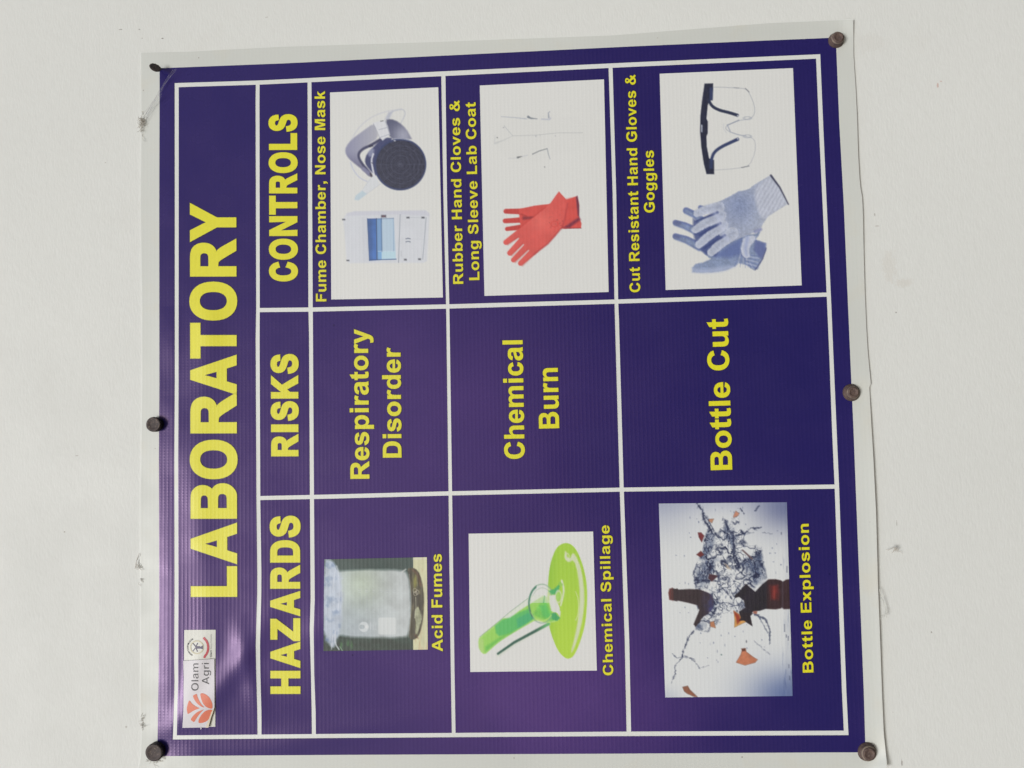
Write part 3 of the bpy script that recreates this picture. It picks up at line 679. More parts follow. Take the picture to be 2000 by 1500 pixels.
# --- 1 beaker full of fumes
def pic_beaker():
    s = Pic('beaker_photo', [(633.3, 1092.5), (833.8, 1088.3), (835.5, 1268.7), (631.7, 1271.7)], (600, 1050, 6.0), 1.25)
    X, Y = s.X, s.Y
    base = np.array([52., 76., 72.])[None] * (1 + .16 * s.n(160, 3, 1)[:, None])
    base = np.where((Y > 1150)[:, None], np.array([46., 66., 58.])[None] * (1 + .3 * s.n(60, 3, 2)[:, None]), base)
    s.C = base * .88
    tb = sstep(1232, 1244, X)
    wood = shade((202, 203, 166), .07 * s.n(60, 3, 5, 1.6, .35)) + np.clip(s.n(50, 3, 9, 2, .3) - .25, 0, 1)[:, None] * np.array([-20, -70, -70])
    s.paint(np.where(X > 1240, -9, 9), wood, 8, 1, ('tabletop', None))
    s.poly([(1243, 235), (1400, 228), (1400, 250), (1243, 255)], (208, 208, 198), 20, .6)
    body = s.smooth([(185, 380), (380, 395), (700, 372), (1130, 378), (1180, 430), (1215, 640), (1218, 900), (1195, 1140), (1140, 1175), (700, 1172), (480, 1165), (380, 1140), (185, 1180)], 2)
    glass = shade((174, 186, 192), .09 * s.n(110, 4, 4)) + (sstep(500, 1150, X)[:, None] * np.array([14, 10, 4])) + g(np.hypot(X - 620, (Y - 540) * .9), 260)[:, None] * np.array([8, 10, -12])
    s.paint(s.sd_poly(body) + 9 * s.n(90, 3, 14), glass, 26, .97, ('beaker', None))
    # smoke pouring over the rim
    d = s.sd_poly(s.smooth([(190, 250), (270, 262), (340, 320), (385, 420), (420, 700), (400, 1000), (370, 1150), (330, 1270), (290, 1300), (255, 1230), (190, 1190)], 2))
    smoke = shade((178, 190, 204), .11 * s.n(95, 4, 21)) - np.clip(s.n(80, 3, 33) - .12, 0, 1)[:, None] * np.array([75, 62, 42]) * (X < 400)[:, None]
    s.paint(d + 22 * s.n(60, 3, 8), smoke, 26, .95, ('fumes', None))
    for pts, w in (([(350, 330), (372, 450), (380, 620), (372, 780), (360, 850)], 5), ([(345, 330), (315, 450), (302, 640)], 4), ([(330, 1100), (325, 1240), (372, 1310)], 16), ([(300, 1150), (285, 1310)], 10)):
        s.stroke(pts, w, (214, 220, 228), 6, .75, sm=2)
    for x, y in ((400, 1260), (480, 1235), (520, 1260)): s.paint(s.ell(x, y, 16, 34) + 8 * s.n(20, 2, 3), (70, 120, 72), 14, .7)
    s.stroke([(385, 1280), (415, 1330)], 10, (150, 190, 150), 6, .8)
    # liquid
    liq = s.smooth([(1170, 360), (1235, 350), (1300, 385), (1345, 500), (1372, 700), (1362, 950), (1325, 1120), (1275, 1195), (1188, 1192), (1203, 1040), (1222, 820), (1215, 620), (1192, 450)], 1)
    lc = shade((66, 62, 48), .42 * s.n(70, 4, 41, 2.2, .6)) + np.clip(s.n(60, 4, 47, 2.5, .5) - .1, 0, 1)[:, None] * np.array([90, 88, 50])
    lc = lc + g(X - 1262, 26)[:, None] * g(Y - 520, 90)[:, None] * np.array([70, 72, 20])
    s.paint(s.sd_poly(liq), lc, 9, 1, ('acid', None))
    s.poly([(1262, 850), (1300, 800), (1325, 870), (1348, 940), (1322, 1020), (1292, 1120), (1265, 1140), (1275, 1000), (1256, 920)], shade((172, 178, 146), .2 * s.n(36, 3, 55)), 9, .85, sm=1, rough=6, rper=20)
    s.stroke([(1272, 700), (1275, 820), (1262, 940)], 7, (205, 208, 186), 6, .8)
    for x, y in ((1262, 620), (1290, 640), (1268, 655)): s.paint(np.abs(s.ell(x, y, 20, 24)) - 3, (190, 186, 168), 5, .8)
    s.stroke([(1240, 380), (1300, 430), (1330, 560)], 16, (120, 66, 44), 18, .55, sm=1); s.stroke([(1262, 1140), (1300, 1180)], 14, (110, 60, 40), 14, .5)
    s.stroke([(1115, 400), (1155, 372)], 14, (216, 218, 214), 10, .8); s.stroke([(1195, 430), (1218, 640), (1220, 830), (1203, 1040), (1185, 1170)], 5, (198, 194, 184), 6, .6, sm=1)
    # printed label, maker's mark and graduations on the glass
    d = np.maximum(np.abs(X - 938) - 78, 0); e = np.maximum(np.abs(Y - 1036) - 74, 0); s.paint(np.hypot(d, e) - 26, (207, 214, 213), 9, .85)
    s.paint(np.maximum(np.maximum(s.ell(663, 1046, 58, 60), -s.ell(640, 1046, 36, 26)), -(np.abs(Y - 1046) - 0) + 4 * (X < 640)), (208, 216, 218), 7, .85)
    s.paint(s.ell(698, 1045, 20, 20), (214, 220, 220), 7)
    for i, yy in enumerate((625, 855)):
        for xx in (615, 695, 778, 862, 942, 1022):
            for q in range(4): s.paint(np.maximum(np.abs(X - xx) - 13, np.abs(Y - yy - 12 * (q - 1.5)) - 2.5) + 3 * s.n(9, 1, q), (212, 218, 220) if q % 2 else (170, 180, 190), 6, .35)
    for xx in (620, 660, 700, 780): s.paint(np.maximum(np.abs(X - xx) - 4, np.abs(Y - 740) - 60), (170, 180, 190), 6, .3)
    for q in range(3): s.paint(np.maximum(np.abs(X - 745 - 28 * q) - 5, np.abs(Y - 1040) - 44) + 4 * s.n(10, 1, q), (208, 215, 218), 6, .5)
    s.build('printed photo of a glass beaker of fuming acid')
pic_beaker()

# --- 2 spilt test tube
def pic_tube():
    s = Pic('tube_photo', [(915.3, 1042.3), (1158.4, 1038.2), (1165.7, 1309.7), (918.6, 1312.5)], (890, 1010, 4.545), 1.3)
    X, Y = s.X, s.Y
    pud = s.smooth([(945, 235), (990, 228), (1040, 250), (1090, 320), (1140, 460), (1165, 600), (1168, 750), (1152, 950), (1102, 1120), (1052, 1230), (1010, 1259), (970, 1252), (908, 1190), (858, 1070), (826, 960), (815, 850), (818, 600), (832, 450), (862, 340), (900, 265)], 2)
    pc = np.array([158., 202., 58.])[None] + sstep(300, 1200, Y)[:, None] * np.array([14, 8, 4]) + g(X - 830, 60)[:, None] * np.array([-14, -8, -6])
    s.paint(s.sd_poly(pud), pc, 5, 1, ('green_puddle', None))
    s.poly([(1035, 318), (1062, 330), (1118, 460), (1148, 700), (1130, 900), (1085, 1080), (1035, 1205), (1022, 1195), (1058, 1060), (1088, 900), (1104, 700), (1085, 500), (1050, 378), (1000, 405), (968, 372), (968, 300), (984, 305), (988, 350), (1015, 370)], (206, 214, 188), 9, .9, sm=1)
    s.paint(np.abs(s.ell(990, 350, 18, 26)) - 3, (214, 220, 200), 6, .8)
    s.stroke([(1064, 660), (1090, 725), (1092, 850), (1066, 915)], (5, 8), (208, 218, 180), 5, .85, sm=2)
    s.stroke([(942, 565), (962, 640), (950, 720), (932, 785)], (18, 12), (212, 220, 205), 7, .9, sm=1)
    s.stroke([(925, 585), (940, 600)], 22, (140, 195, 90), 8, .9)
    # shadowy stirring rod
    t = np.clip((830 - X) / 460, 0, 1)[:, None]
    rod = np.array([96., 178., 108.])[None] * (1 - sstep(0, .3, t)) + np.array([46., 92., 78.])[None] * sstep(0, .3, t)
    s.stroke([(378, 1222), (520, 1120), (820, 950)], (30, 34), (196, 206, 190), 14, .8); s.stroke([(376, 1212), (520, 1112), (825, 948)], (20, 26), rod, 6, 1, ('glass_rod', None))
    # tube
    outer = s.smooth([(200, 1100), (212, 1062), (345, 955), (420, 895), (560, 785), (640, 722), (680, 700), (800, 690), (835, 760), (880, 850), (920, 890), (915, 920), (850, 938), (790, 940), (720, 908), (600, 978), (480, 1048), (380, 1112), (290, 1195), (262, 1218), (232, 1208), (205, 1160)], 1)
    tc = np.array([146., 207., 88.])[None] + g(s.sd_poly(outer), 16)[:, None] * np.array([24, 6, 30])
    s.paint(s.sd_poly(outer), tc, 6, 1, ('test_tube', None))
    s.poly([(420, 895), (640, 722), (700, 695), (790, 690), (700, 745), (560, 835), (480, 902)], (214, 219, 212), 8, .95)
    s.stroke([(215, 1062), (345, 957), (480, 842), (640, 722)], 4, (120, 150, 140), 5, .75)
    s.poly([(348, 965), (410, 912), (480, 892), (560, 848), (650, 812), (700, 895), (600, 965), (480, 1038), (385, 1056), (358, 1030)], (82, 184, 98), 12, .95)
    s.poly([(540, 905), (640, 850), (690, 865), (700, 895), (620, 950), (550, 985)], (62, 170, 112), 12, .9)
    s.poly([(265, 1200), (262, 1150), (400, 1060), (520, 1010), (380, 1105)], (98, 186, 74), 14, .8)
    s.poly([(205, 1100), (222, 1075), (250, 1090), (250, 1190), (228, 1196), (206, 1160)], (170, 206, 120), 12, .8)
    s.poly([(690, 860), (760, 745), (810, 735), (835, 820), (880, 860), (900, 900), (840, 920), (760, 900)], shade((112, 196, 82), .12 * s.n(40, 3, 2)), 14, .95, rough=8)
    s.poly([(750, 790), (800, 770), (830, 850), (880, 880), (840, 905), (770, 880)], (78, 186, 96), 14, .7, rough=8)
    # mouth ring
    e = s.ell(765, 768, 118, 172)
    s.paint(np.where(Y < 760, e, 99), (213, 218, 211), 8, .55)
    s.paint(np.abs(e) - 3.5, (130, 168, 140), 5, .75)
    s.paint(np.maximum(np.abs(e + 4) - 6.5, X - 700 + .12 * (Y - 760)), (52, 118, 92), 6, .95)
    s.paint(np.maximum(np.abs(s.ell(768, 770, 96, 142)) - 2, Y - 700), (150, 176, 150), 5, .6)
    s.paint(np.maximum(np.abs(s.ell(765, 772, 108, 150)) - 4, 840 - Y), (186, 214, 120), 6, .8)
    s.poly([(828, 698), (885, 690), (892, 740), (920, 790), (932, 850), (926, 892), (904, 852), (880, 846), (850, 832), (836, 770)], (210, 215, 206), 6, 1, rough=4)
    s.poly([(830, 655), (870, 640), (915, 600), (925, 620), (900, 680), (850, 690)], (66, 170, 100), 9, .95, rough=5)
    s.poly([(850, 860), (885, 845), (915, 885), (930, 895), (905, 920), (860, 915)], (58, 160, 96), 8, .95, rough=6)
    s.paint(s.ell(910, 700, 22, 44), (158, 206, 96), 6, .95); s.paint(np.abs(s.ell(912, 706, 26, 52)) - 4, (208, 216, 196), 5, .8)
    s.stroke([(820, 680), (812, 760)], 9, (200, 216, 170), 6, .8); s.stroke([(790, 700), (780, 760)], 6, (60, 160, 100), 6, .8)
    s.build('printed photo of a test tube spilling green liquid')
pic_tube()

# --- 3 bursting bottle
def pic_bottle():
    s = Pic('bottle_photo', [(1286.7, 983.5), (1536.7, 981), (1548, 1359.4), (1299.3, 1362.2)], (1260, 960, 3.488), 1.25)
    X, Y, u, v = s.X, s.Y, s.u, s.v
    C = np.tile(np.array([212., 217., 216.]), (len(X), 1))
    def tint(f, c):
        nonlocal C
        C = C * (1 - f[:, None]) + np.array(c, float)[None] * f[:, None]
    tint(np.clip(g(u, .32) * g(v, .16), 0, 1) * .42, (124, 134, 166)); tint(g(u - 1, .26) * g(v, .15) * .8, (70, 80, 126))
    tint(g(u - 1, .34) * g(v - 1, .14) * .8, (62, 84, 140)); tint(g(v, .05) * .3, (130, 140, 170)); tint(g(u, .12) * g(v - 1, .05) * .35, (150, 160, 180))
    st = np.clip(fbm(X / 7, Y / 95, 3, 71) * 1.6 - .25, 0, 1) * sstep(925, 950, X)
    tint(st * (.25 + .6 * g(v - 1, .22) + .3 * g(v, .3)), (58, 78, 128)); tint(sstep(945, 960, X) * .12, (120, 130, 150))
    s.C = C
    W = (22, 32, 64)
    reg = s.smooth([(355, 80), (385, 95), (420, 150), (445, 200), (480, 290), (520, 250), (545, 195), (570, 240), (600, 200), (640, 150), (640, 280), (720, 250), (780, 240), (730, 285), (650, 300), (700, 370), (780, 365), (803, 430), (808, 560), (832, 600), (745, 668), (700, 640), (650, 690), (612, 730), (670, 740), (672, 795), (600, 815), (520, 835), (480, 900), (430, 945), (345, 965), (325, 905), (380, 830), (460, 790), (460, 700), (350, 660), (335, 560), (345, 500), (360, 440), (405, 400), (410, 320), (430, 280), (395, 200)], 1)
    d = s.sd_poly(reg) + 26 * s.n(60, 3, 90)
    s.item[(d < 0)] = s.reg(('water_splash', None))
    wx = X + 26 * fbm(X / 70, Y / 70, 3, 201); wy = Y + 26 * fbm(X / 70 + 9, Y / 70, 3, 207)
    w1 = np.abs(fbm(wx / 78, wy / 62, 3, 101)); w2 = np.abs(fbm(wx / 34, wy / 40, 3, 113)); w3 = fbm(X / 60, Y / 60, 2, 131)
    w4 = np.abs(fbm(wx / 17, wy / 19, 3, 119))
    vein = np.clip(1.15 - w1 * 7.5, 0, 1) * 1.0 + np.clip(1.05 - w2 * 6.5, 0, 1) * np.clip(.6 + w3 * 1.2, 0, 1) + np.clip(.9 - w4 * 5, 0, 1) * np.clip(.35 + fbm(X / 45, Y / 45, 2, 133) * 1.3, 0, 1)
    msk = np.clip(.5 - d / 22, 0, 1)
    cl = [(400, 420, 46, 60), (395, 560, 48, 90), (440, 500, 40, 50), (760, 560, 60, 70), (700, 500, 50, 40), (770, 470, 30, 70), (560, 245, 22, 55), (595, 320, 34, 50), (440, 340, 26, 60), (450, 780, 30, 60), (350, 920, 26, 40)]
    dens = np.zeros(len(X))
    for cx_, cy_, rx_, ry_ in cl: dens = np.maximum(dens, g(np.hypot((wx - cx_) / rx_ / 1.25, (wy - cy_) / ry_ / 1.25), 1.0))
    va = np.clip(msk * vein * (.62 + .5 * dens), 0, 1) * .95
    fog = msk * np.clip(dens * 1.25 - .25 + .55 * fbm(wx / 40, wy / 40, 3, 140), 0, 1)
    s.C = s.C * (1 - fog[:, None] * .86) + (np.array([52., 68., 102.])[None] - 26 * np.clip(fbm(wx / 22, wy / 22, 2, 149), 0, 1)[:, None]) * fog[:, None] * .86
    s.C = s.C * (1 - va[:, None]) + np.array(W, float)[None] * va[:, None]
    hl = msk * np.clip(np.clip(1.0 - np.abs(fbm(wx / 30 + 4, wy / 30, 3, 151)) * 9, 0, 1) * .9, 0, 1) * np.clip(.6 + w3, 0, 1)
    s.C = s.C * (1 - hl[:, None] * .75) + np.array([214., 219., 222.])[None] * hl[:, None] * .75
    sp = [([(352, 82), (390, 130), (400, 190), (440, 250), (470, 300)], (9, 12), .85), ([(430, 190), (480, 290)], (5, 7), .9), ([(545, 195), (565, 255), (600, 300), (608, 420)], (14, 12), .8), ([(530, 175), (528, 195)], 6, .7),
          ([(620, 300), (680, 285), (720, 250), (790, 245)], (10, 5), .85), ([(650, 118), (675, 150)], 5, .8), ([(750, 130), (775, 100)], 8, .6), ([(800, 280), (860, 288)], 3, .5),
          ([(330, 950), (300, 985), (262, 1080), (250, 1135), (205, 1185), (205, 1240), (180, 1300)], (9, 4), .75), ([(185, 1105), (215, 1132), (262, 1128), (330, 1140)], 5, .55), ([(270, 1120), (330, 1150), (368, 1200)], 5, .45), ([(370, 1205), (430, 1185)], 3, .3),
          ([(745, 835), (820, 870), (850, 940), (850, 1035)], (12, 6), .7), ([(770, 840), (800, 900), (835, 960)], (10, 5), .45), ([(745, 1020), (790, 1060), (850, 1110)], 4, .3),
          ([(350, 500), (330, 560), (345, 640), (360, 800)], 10, .65), ([(600, 380), (605, 460), (640, 520)], 8, .7), ([(500, 630), (560, 690), (590, 730)], 8, .7), ([(640, 840), (600, 760), (612, 712)], 6, .6)]
    for i, (p, w, a) in enumerate(sp): s.stroke(p, w, W, 6, a, rough=7, rper=11, seed=160 + i)
    rr = random.Random(5)
    for _ in range(150):
        a = rr.random() * 6.28; q = 120 + 520 * rr.random(); x = 590 + math.cos(a) * q * .62; y = 560 + math.sin(a) * q
        if 110 < x < 930 and 95 < y < 1380: s.paint(s.ell(x, y, rr.uniform(1.5, 4.5), rr.uniform(1.5, 6)), (70, 84, 120), 4, rr.uniform(.3, .8))
    # bottle: neck above, foot below
    neck = [(158, 690), (165, 662), (185, 657), (205, 664), (218, 660), (228, 668), (300, 664), (360, 666), (400, 676), (450, 700), (470, 745), (462, 800), (430, 832), (395, 855), (370, 890), (345, 922), (330, 905), (352, 850), (368, 810), (358, 776), (300, 760), (225, 744), (215, 748), (190, 742), (165, 738)]
    nd = s.sd_poly(neck) + 4 * s.n(25, 2, 61) * sstep(340, 380, X)
    nc = shade((44, 32, 38), .18 * s.n(30, 3, 62)) + sstep(190, 165, X)[:, None] * np.array([58, 16, 8]) + sstep(360, 460, X)[:, None] * np.array([8, 18, 46]) * (1 + s.n(30, 3, 4))[:, None]
    s.paint(nd, nc, 5, .97, ('bottle_neck', None))
    s.stroke([(185, 660), (188, 740)], 8, (120, 58, 50), 8, .6); s.stroke([(205, 665), (207, 742)], 4, (34, 24, 28), 5, .7)
    base = [(840, 598), (890, 597), (925, 605), (938, 614), (960, 600), (992, 596), (996, 800), (945, 802), (932, 790), (925, 797), (890, 803), (820, 800), (785, 812), (735, 818), (716, 845), (730, 916), (672, 880), (640, 905), (622, 902), (648, 855), (640, 818), (682, 790), (672, 742), (640, 718), (612, 726), (612, 705), (640, 682), (686, 628), (725, 662), (750, 682), (800, 630)]
    bd = s.sd_poly(base)
    s.paint(bd, shade((27, 23, 36), .25 * s.n(40, 3, 64)) + sstep(820, 840, X)[:, None] * np.array([22, 4, -2]), 5, 1, ('bottle_base', None))
    s.poly([(848, 640), (905, 636), (915, 700), (908, 738), (856, 736)], shade((98, 30, 32), .3 * s.n(20, 2, 65)), 14, .9)
    s.stroke([(880, 650), (880, 730)], 12, (170, 70, 48), 12, .5); s.stroke([(938, 615), (936, 795)], 8, (90, 90, 104), 7, .45)
    # flying shards
    def shard(pts, c, lb=None, a=1, n=.1):
        s.poly(pts, shade(c, n * s.n(26, 2, int(c[0]))), 5, a, s.sub('glass_shard')); s.stroke(pts + [pts[0]], 3, tuple(q * .5 for q in c), 4, .5)
    shard([(662, 1072), (683, 1070), (690, 1092), (740, 1130), (766, 1145), (750, 1165), (680, 1184), (620, 1164), (652, 1110)], (186, 116, 84))
    s.poly([(655, 1070), (685, 1067), (684, 1086), (662, 1090)], (96, 52, 40), 5, .95)
    shard([(255, 1332), (290, 1324), (305, 1350), (357, 1400), (335, 1398), (285, 1376), (266, 1360)], (138, 88, 66))
    shard([(604, 812), (640, 836), (660, 870), (692, 886), (650, 905), (608, 926), (610, 870)], (204, 152, 84))
    s.poly([(603, 815), (640, 840), (652, 880), (628, 905), (618, 860)], (140, 44, 28), 8, .9)
    s.poly([(640, 822), (735, 830), (716, 850), (730, 916), (676, 880), (640, 880), (655, 855)], (32, 24, 34), 5, 1)
    shard([(438, 188), (468, 186), (455, 214), (432, 200)], (176, 124, 96), None, .9); shard([(618, 133), (642, 150), (628, 168), (600, 178), (606, 156)], (190, 126, 98), None, .9)
    shard([(360, 280), (382, 280), (402, 302), (386, 345), (366, 310)], (112, 44, 50)); shard([(350, 430), (380, 405), (402, 432), (376, 446)], (104, 42, 44))
    shard([(443, 890), (468, 884), (480, 930), (446, 920)], (184, 124, 88)); shard([(438, 562), (496, 574), (455, 614), (430, 590)], (72, 40, 52))
    s.stroke([(664, 400), (728, 458)], (10, 12), (96, 78, 82), 5, .95); s.poly([(735, 815), (765, 815), (760, 835), (738, 830)], (150, 84, 66), 6, .9)
    s.poly([(540, 490), (560, 500), (585, 530), (560, 525)], (186, 166, 140), 8, .8)
    s.paint(s.ell(690, 1022, 4, 8), (80, 84, 96), 4, .9); s.paint(s.ell(520, 1112, 5, 5), (80, 110, 110), 4, .8)
    for x, y, l in ((966, 530, 22), (962, 985, 10), (950, 930, 26), (975, 1000, 16), (980, 1190, 12), (984, 1270, 14), (928, 285, 8)): s.paint(np.maximum(np.abs(X - x) - 2.5, np.abs(Y - y) - l), (62, 70, 96), 4, .75)
    s.build('printed photo of a brown bottle bursting in a splash of water')
pic_bottle()

# --- 4 fume cupboard and respirator
def pic_mask():
    s = Pic('mask_photo', [(644.6, 180.6), (856, 170.4), (865, 581), (647, 585)], (620, 150, 3.335), 1.3)
    X, Y = s.X, s.Y
    it = ('fume_cupboard', None)
    s.poly([(165, 930), (190, 890), (240, 876), (480, 876), (705, 870), (730, 890), (730, 912), (714, 1200), (690, 1212), (530, 1212), (205, 1214), (190, 1195), (175, 1000)], shade((203, 209, 216), .015 * s.n(60, 2, 1)), 7, .85, it)
    s.poly([(190, 890), (240, 876), (705, 870), (728, 890), (728, 905), (540, 897), (190, 905)], (196, 200, 210), 7, .8)
    s.poly([(290, 920), (326, 922), (338, 1197), (300, 1200)], (196, 202, 210), 9, .5)
    wc = np.where((X < 382)[:, None], np.array([66., 98., 152.]) * (1 + .12 * s.n(40, 2, 5)[:, None]) + sstep(330, 382, X)[:, None] * np.array([6, 18, 34]), np.where((X < 418)[:, None], np.array([120., 158., 200.]), np.array([178., 200., 216.])))
    wc = wc + sstep(1130, 1140, Y)[:, None] * (X > 395)[:, None] * np.array([4, 12, 14])
    s.poly([(324, 924), (497, 920), (512, 1188), (338, 1198)], wc, 4, 1, it)
    for a, b, w, c, al in (((384, 924), (388, 1190), 7, (44, 66, 104), .9), ((416, 922), (420, 1138), 6, (70, 100, 140), .8), ((494, 922), (496, 1135), 4, (130, 160, 190), .8), ((338, 1194), (512, 1188), 5, (40, 70, 120), .9), ((326, 928), (497, 922), 4, (70, 90, 130), .6), ((326, 924), (338, 1196), 4, (56, 84, 130), .8),
                           ((539, 897), (528, 1210), 3.5, (128, 138, 150), .9), ((708, 917), (686, 1188), 4, (140, 150, 160), .8), ((580, 917), (706, 917), 3, (170, 178, 186), .7), ((395, 1136), (512, 1138), 3, (196, 214, 222), .8), ((548, 1056), (690, 1058), 2, (188, 194, 200), .6)):
        s.stroke([a, b], w, c, 3.5, al)
    for x, y, w, h in ((590, 917, 9, 5), (688, 917, 9, 5), (573, 1191, 8, 5), (665, 1188, 8, 5), (171, 930, 10, 4), (198, 1196, 9, 4)): s.paint(np.maximum(np.abs(X - x) - w, np.abs(Y - y) - h), (66, 70, 80), 4, .95)
    s.paint(np.maximum(np.abs(X - 431) - 16, np.abs(Y - 908) - 8), (74, 76, 92), 4, .95)
    for q in range(3): s.paint(np.maximum(np.abs(X - 424 - 7 * q) - 2, np.abs(Y - 908) - 3), (160, 90, 90), 3, .8)
    for y in (1052, 1072): s.stroke([(577, y + 3), (590, y), (604, y + 3)], 5, (84, 96, 118), 4, .9)
    s.paint(np.maximum(np.abs(X - 545) - 4, np.abs(Y - 1152) - 20), (180, 186, 192), 4, .6)
    # respirator
    it = ('respirator', None)
    for p, w, c, al in (([(220, 412), (262, 338), (330, 275), (400, 240), (470, 220), (550, 210)], 7, (196, 200, 206), .8), ([(216, 560), (235, 610), (275, 660), (332, 685)], 7, (182, 190, 210), .8),
                        ([(455, 275), (476, 228), (552, 208), (572, 228), (570, 250), (545, 300)], 7, (186, 192, 200), .85)):
        s.stroke(p, w, c, 5, al, it, sm=2)
    s.poly([(440, 275), (462, 232), (492, 222), (468, 280)], (176, 182, 196), 8, .8)
    fc = np.array([150., 153., 174.])[None] + ((X - 250) / 200)[:, None] * np.array([30, 30, 14]) - sstep(470, 640, Y)[:, None] * np.array([55, 58, 48])
    s.poly([(180, 490), (186, 455), (222, 408), (300, 350), (366, 303), (384, 335), (396, 400), (345, 430), (300, 462), (272, 500), (270, 540), (315, 590), (345, 635), (340, 655), (300, 610), (250, 572), (200, 530)], fc, 7, 1, it, sm=1)
    gc = np.array([86., 90., 116.])[None] + sstep(260, 380, X * 0 + Y)[:, None] * np.array([70, 70, 62]) * g(X - 560, 70)[:, None]
    s.poly([(440, 282), (480, 274), (530, 294), (580, 340), (608, 392), (616, 408), (560, 404), (500, 412), (462, 380)], gc, 7, 1, it, sm=1)
    s.poly([(308, 545), (322, 500), (372, 450), (408, 415), (440, 395), (500, 400), (420, 470), (376, 560), (390, 650), (352, 620), (316, 575)], (62, 68, 108), 6, 1, it, sm=1)
    s.stroke([(412, 408), (350, 445), (292, 470), (262, 508), (285, 560), (340, 622), (354, 650)], (20, 13), (58, 60, 92), 6, .95, it, sm=2)
    s.stroke([(340, 452), (356, 448)], 14, (40, 42, 70), 5, .9); s.stroke([(300, 600), (336, 628)], 24, (128, 130, 160), 8, .9); s.stroke([(345, 630), (354, 650)], 10, (60, 50, 56), 5, .8)
    s.poly([(330, 478), (372, 462), (366, 520), (330, 520)], (180, 186, 206), 10, .6, sm=1)
    s.poly([(360, 300), (440, 282), (458, 320), (472, 376), (424, 416), (404, 392), (380, 330)], (212, 216, 220), 6, 1, it)
    for a, b in (((365, 306), (405, 396)), ((440, 284), (472, 376)), ((405, 396), (470, 374)), ((400, 345), (455, 330))): s.stroke([a, b], 4, (150, 156, 172), 4, .7)
    s.stroke([(412, 290), (428, 286)], 5, (90, 92, 96), 4, .9)
    s.stroke([(364, 503), (350, 545), (360, 600), (368, 634)], (10, 12), (212, 216, 222), 5, .95, it, sm=1); s.stroke([(352, 560), (364, 566)], 4, (60, 60, 80), 3, .8)
    s.poly([(340, 660), (372, 640), (408, 700), (322, 762), (268, 804), (242, 800), (248, 778), (300, 728)], (208, 214, 217), 6, .95, it)
    s.poly([(292, 742), (324, 762), (268, 804), (241, 801), (250, 774)], (184, 203, 212), 6, .95)
    s.stroke([(300, 728), (345, 665)], 3, (186, 192, 198), 4, .7); s.stroke([(408, 700), (322, 762)], 3, (186, 192, 198), 4, .7)
    e = s.ell(539, 571, 170, 169); r = np.hypot(X - 539, (Y - 571) * 1.006)
    s.paint(e, (50, 62, 104), 5, 1, it)
    th = np.arctan2(Y - 571, X - 539)
    dots = np.sin(r / 3.9) * np.sin(th * np.round(r / 12) * 1.1)
    disc = np.array([44., 47., 68.])[None] + (np.clip(dots, 0, 1)[:, None] * -16 + 6) + g(r, 18)[:, None] * 22 + (g(r - 125, 4) + g(r - 60, 4) + g(r - 92, 4))[:, None] * 12
    disc = disc + (np.abs(np.sin(th * 4)) < .08)[:, None] * 9
    s.paint(s.ell(541, 572, 160, 158), disc, 6, 1)
    s.stroke([(502, 404), (545, 402), (610, 416)], 4, (190, 196, 208), 5, .8, sm=1); s.paint(s.ell(503, 416, 6, 4), (220, 224, 228), 4, .9)
    s.build('printed photo of a white fume cupboard beside a respirator')
pic_mask()

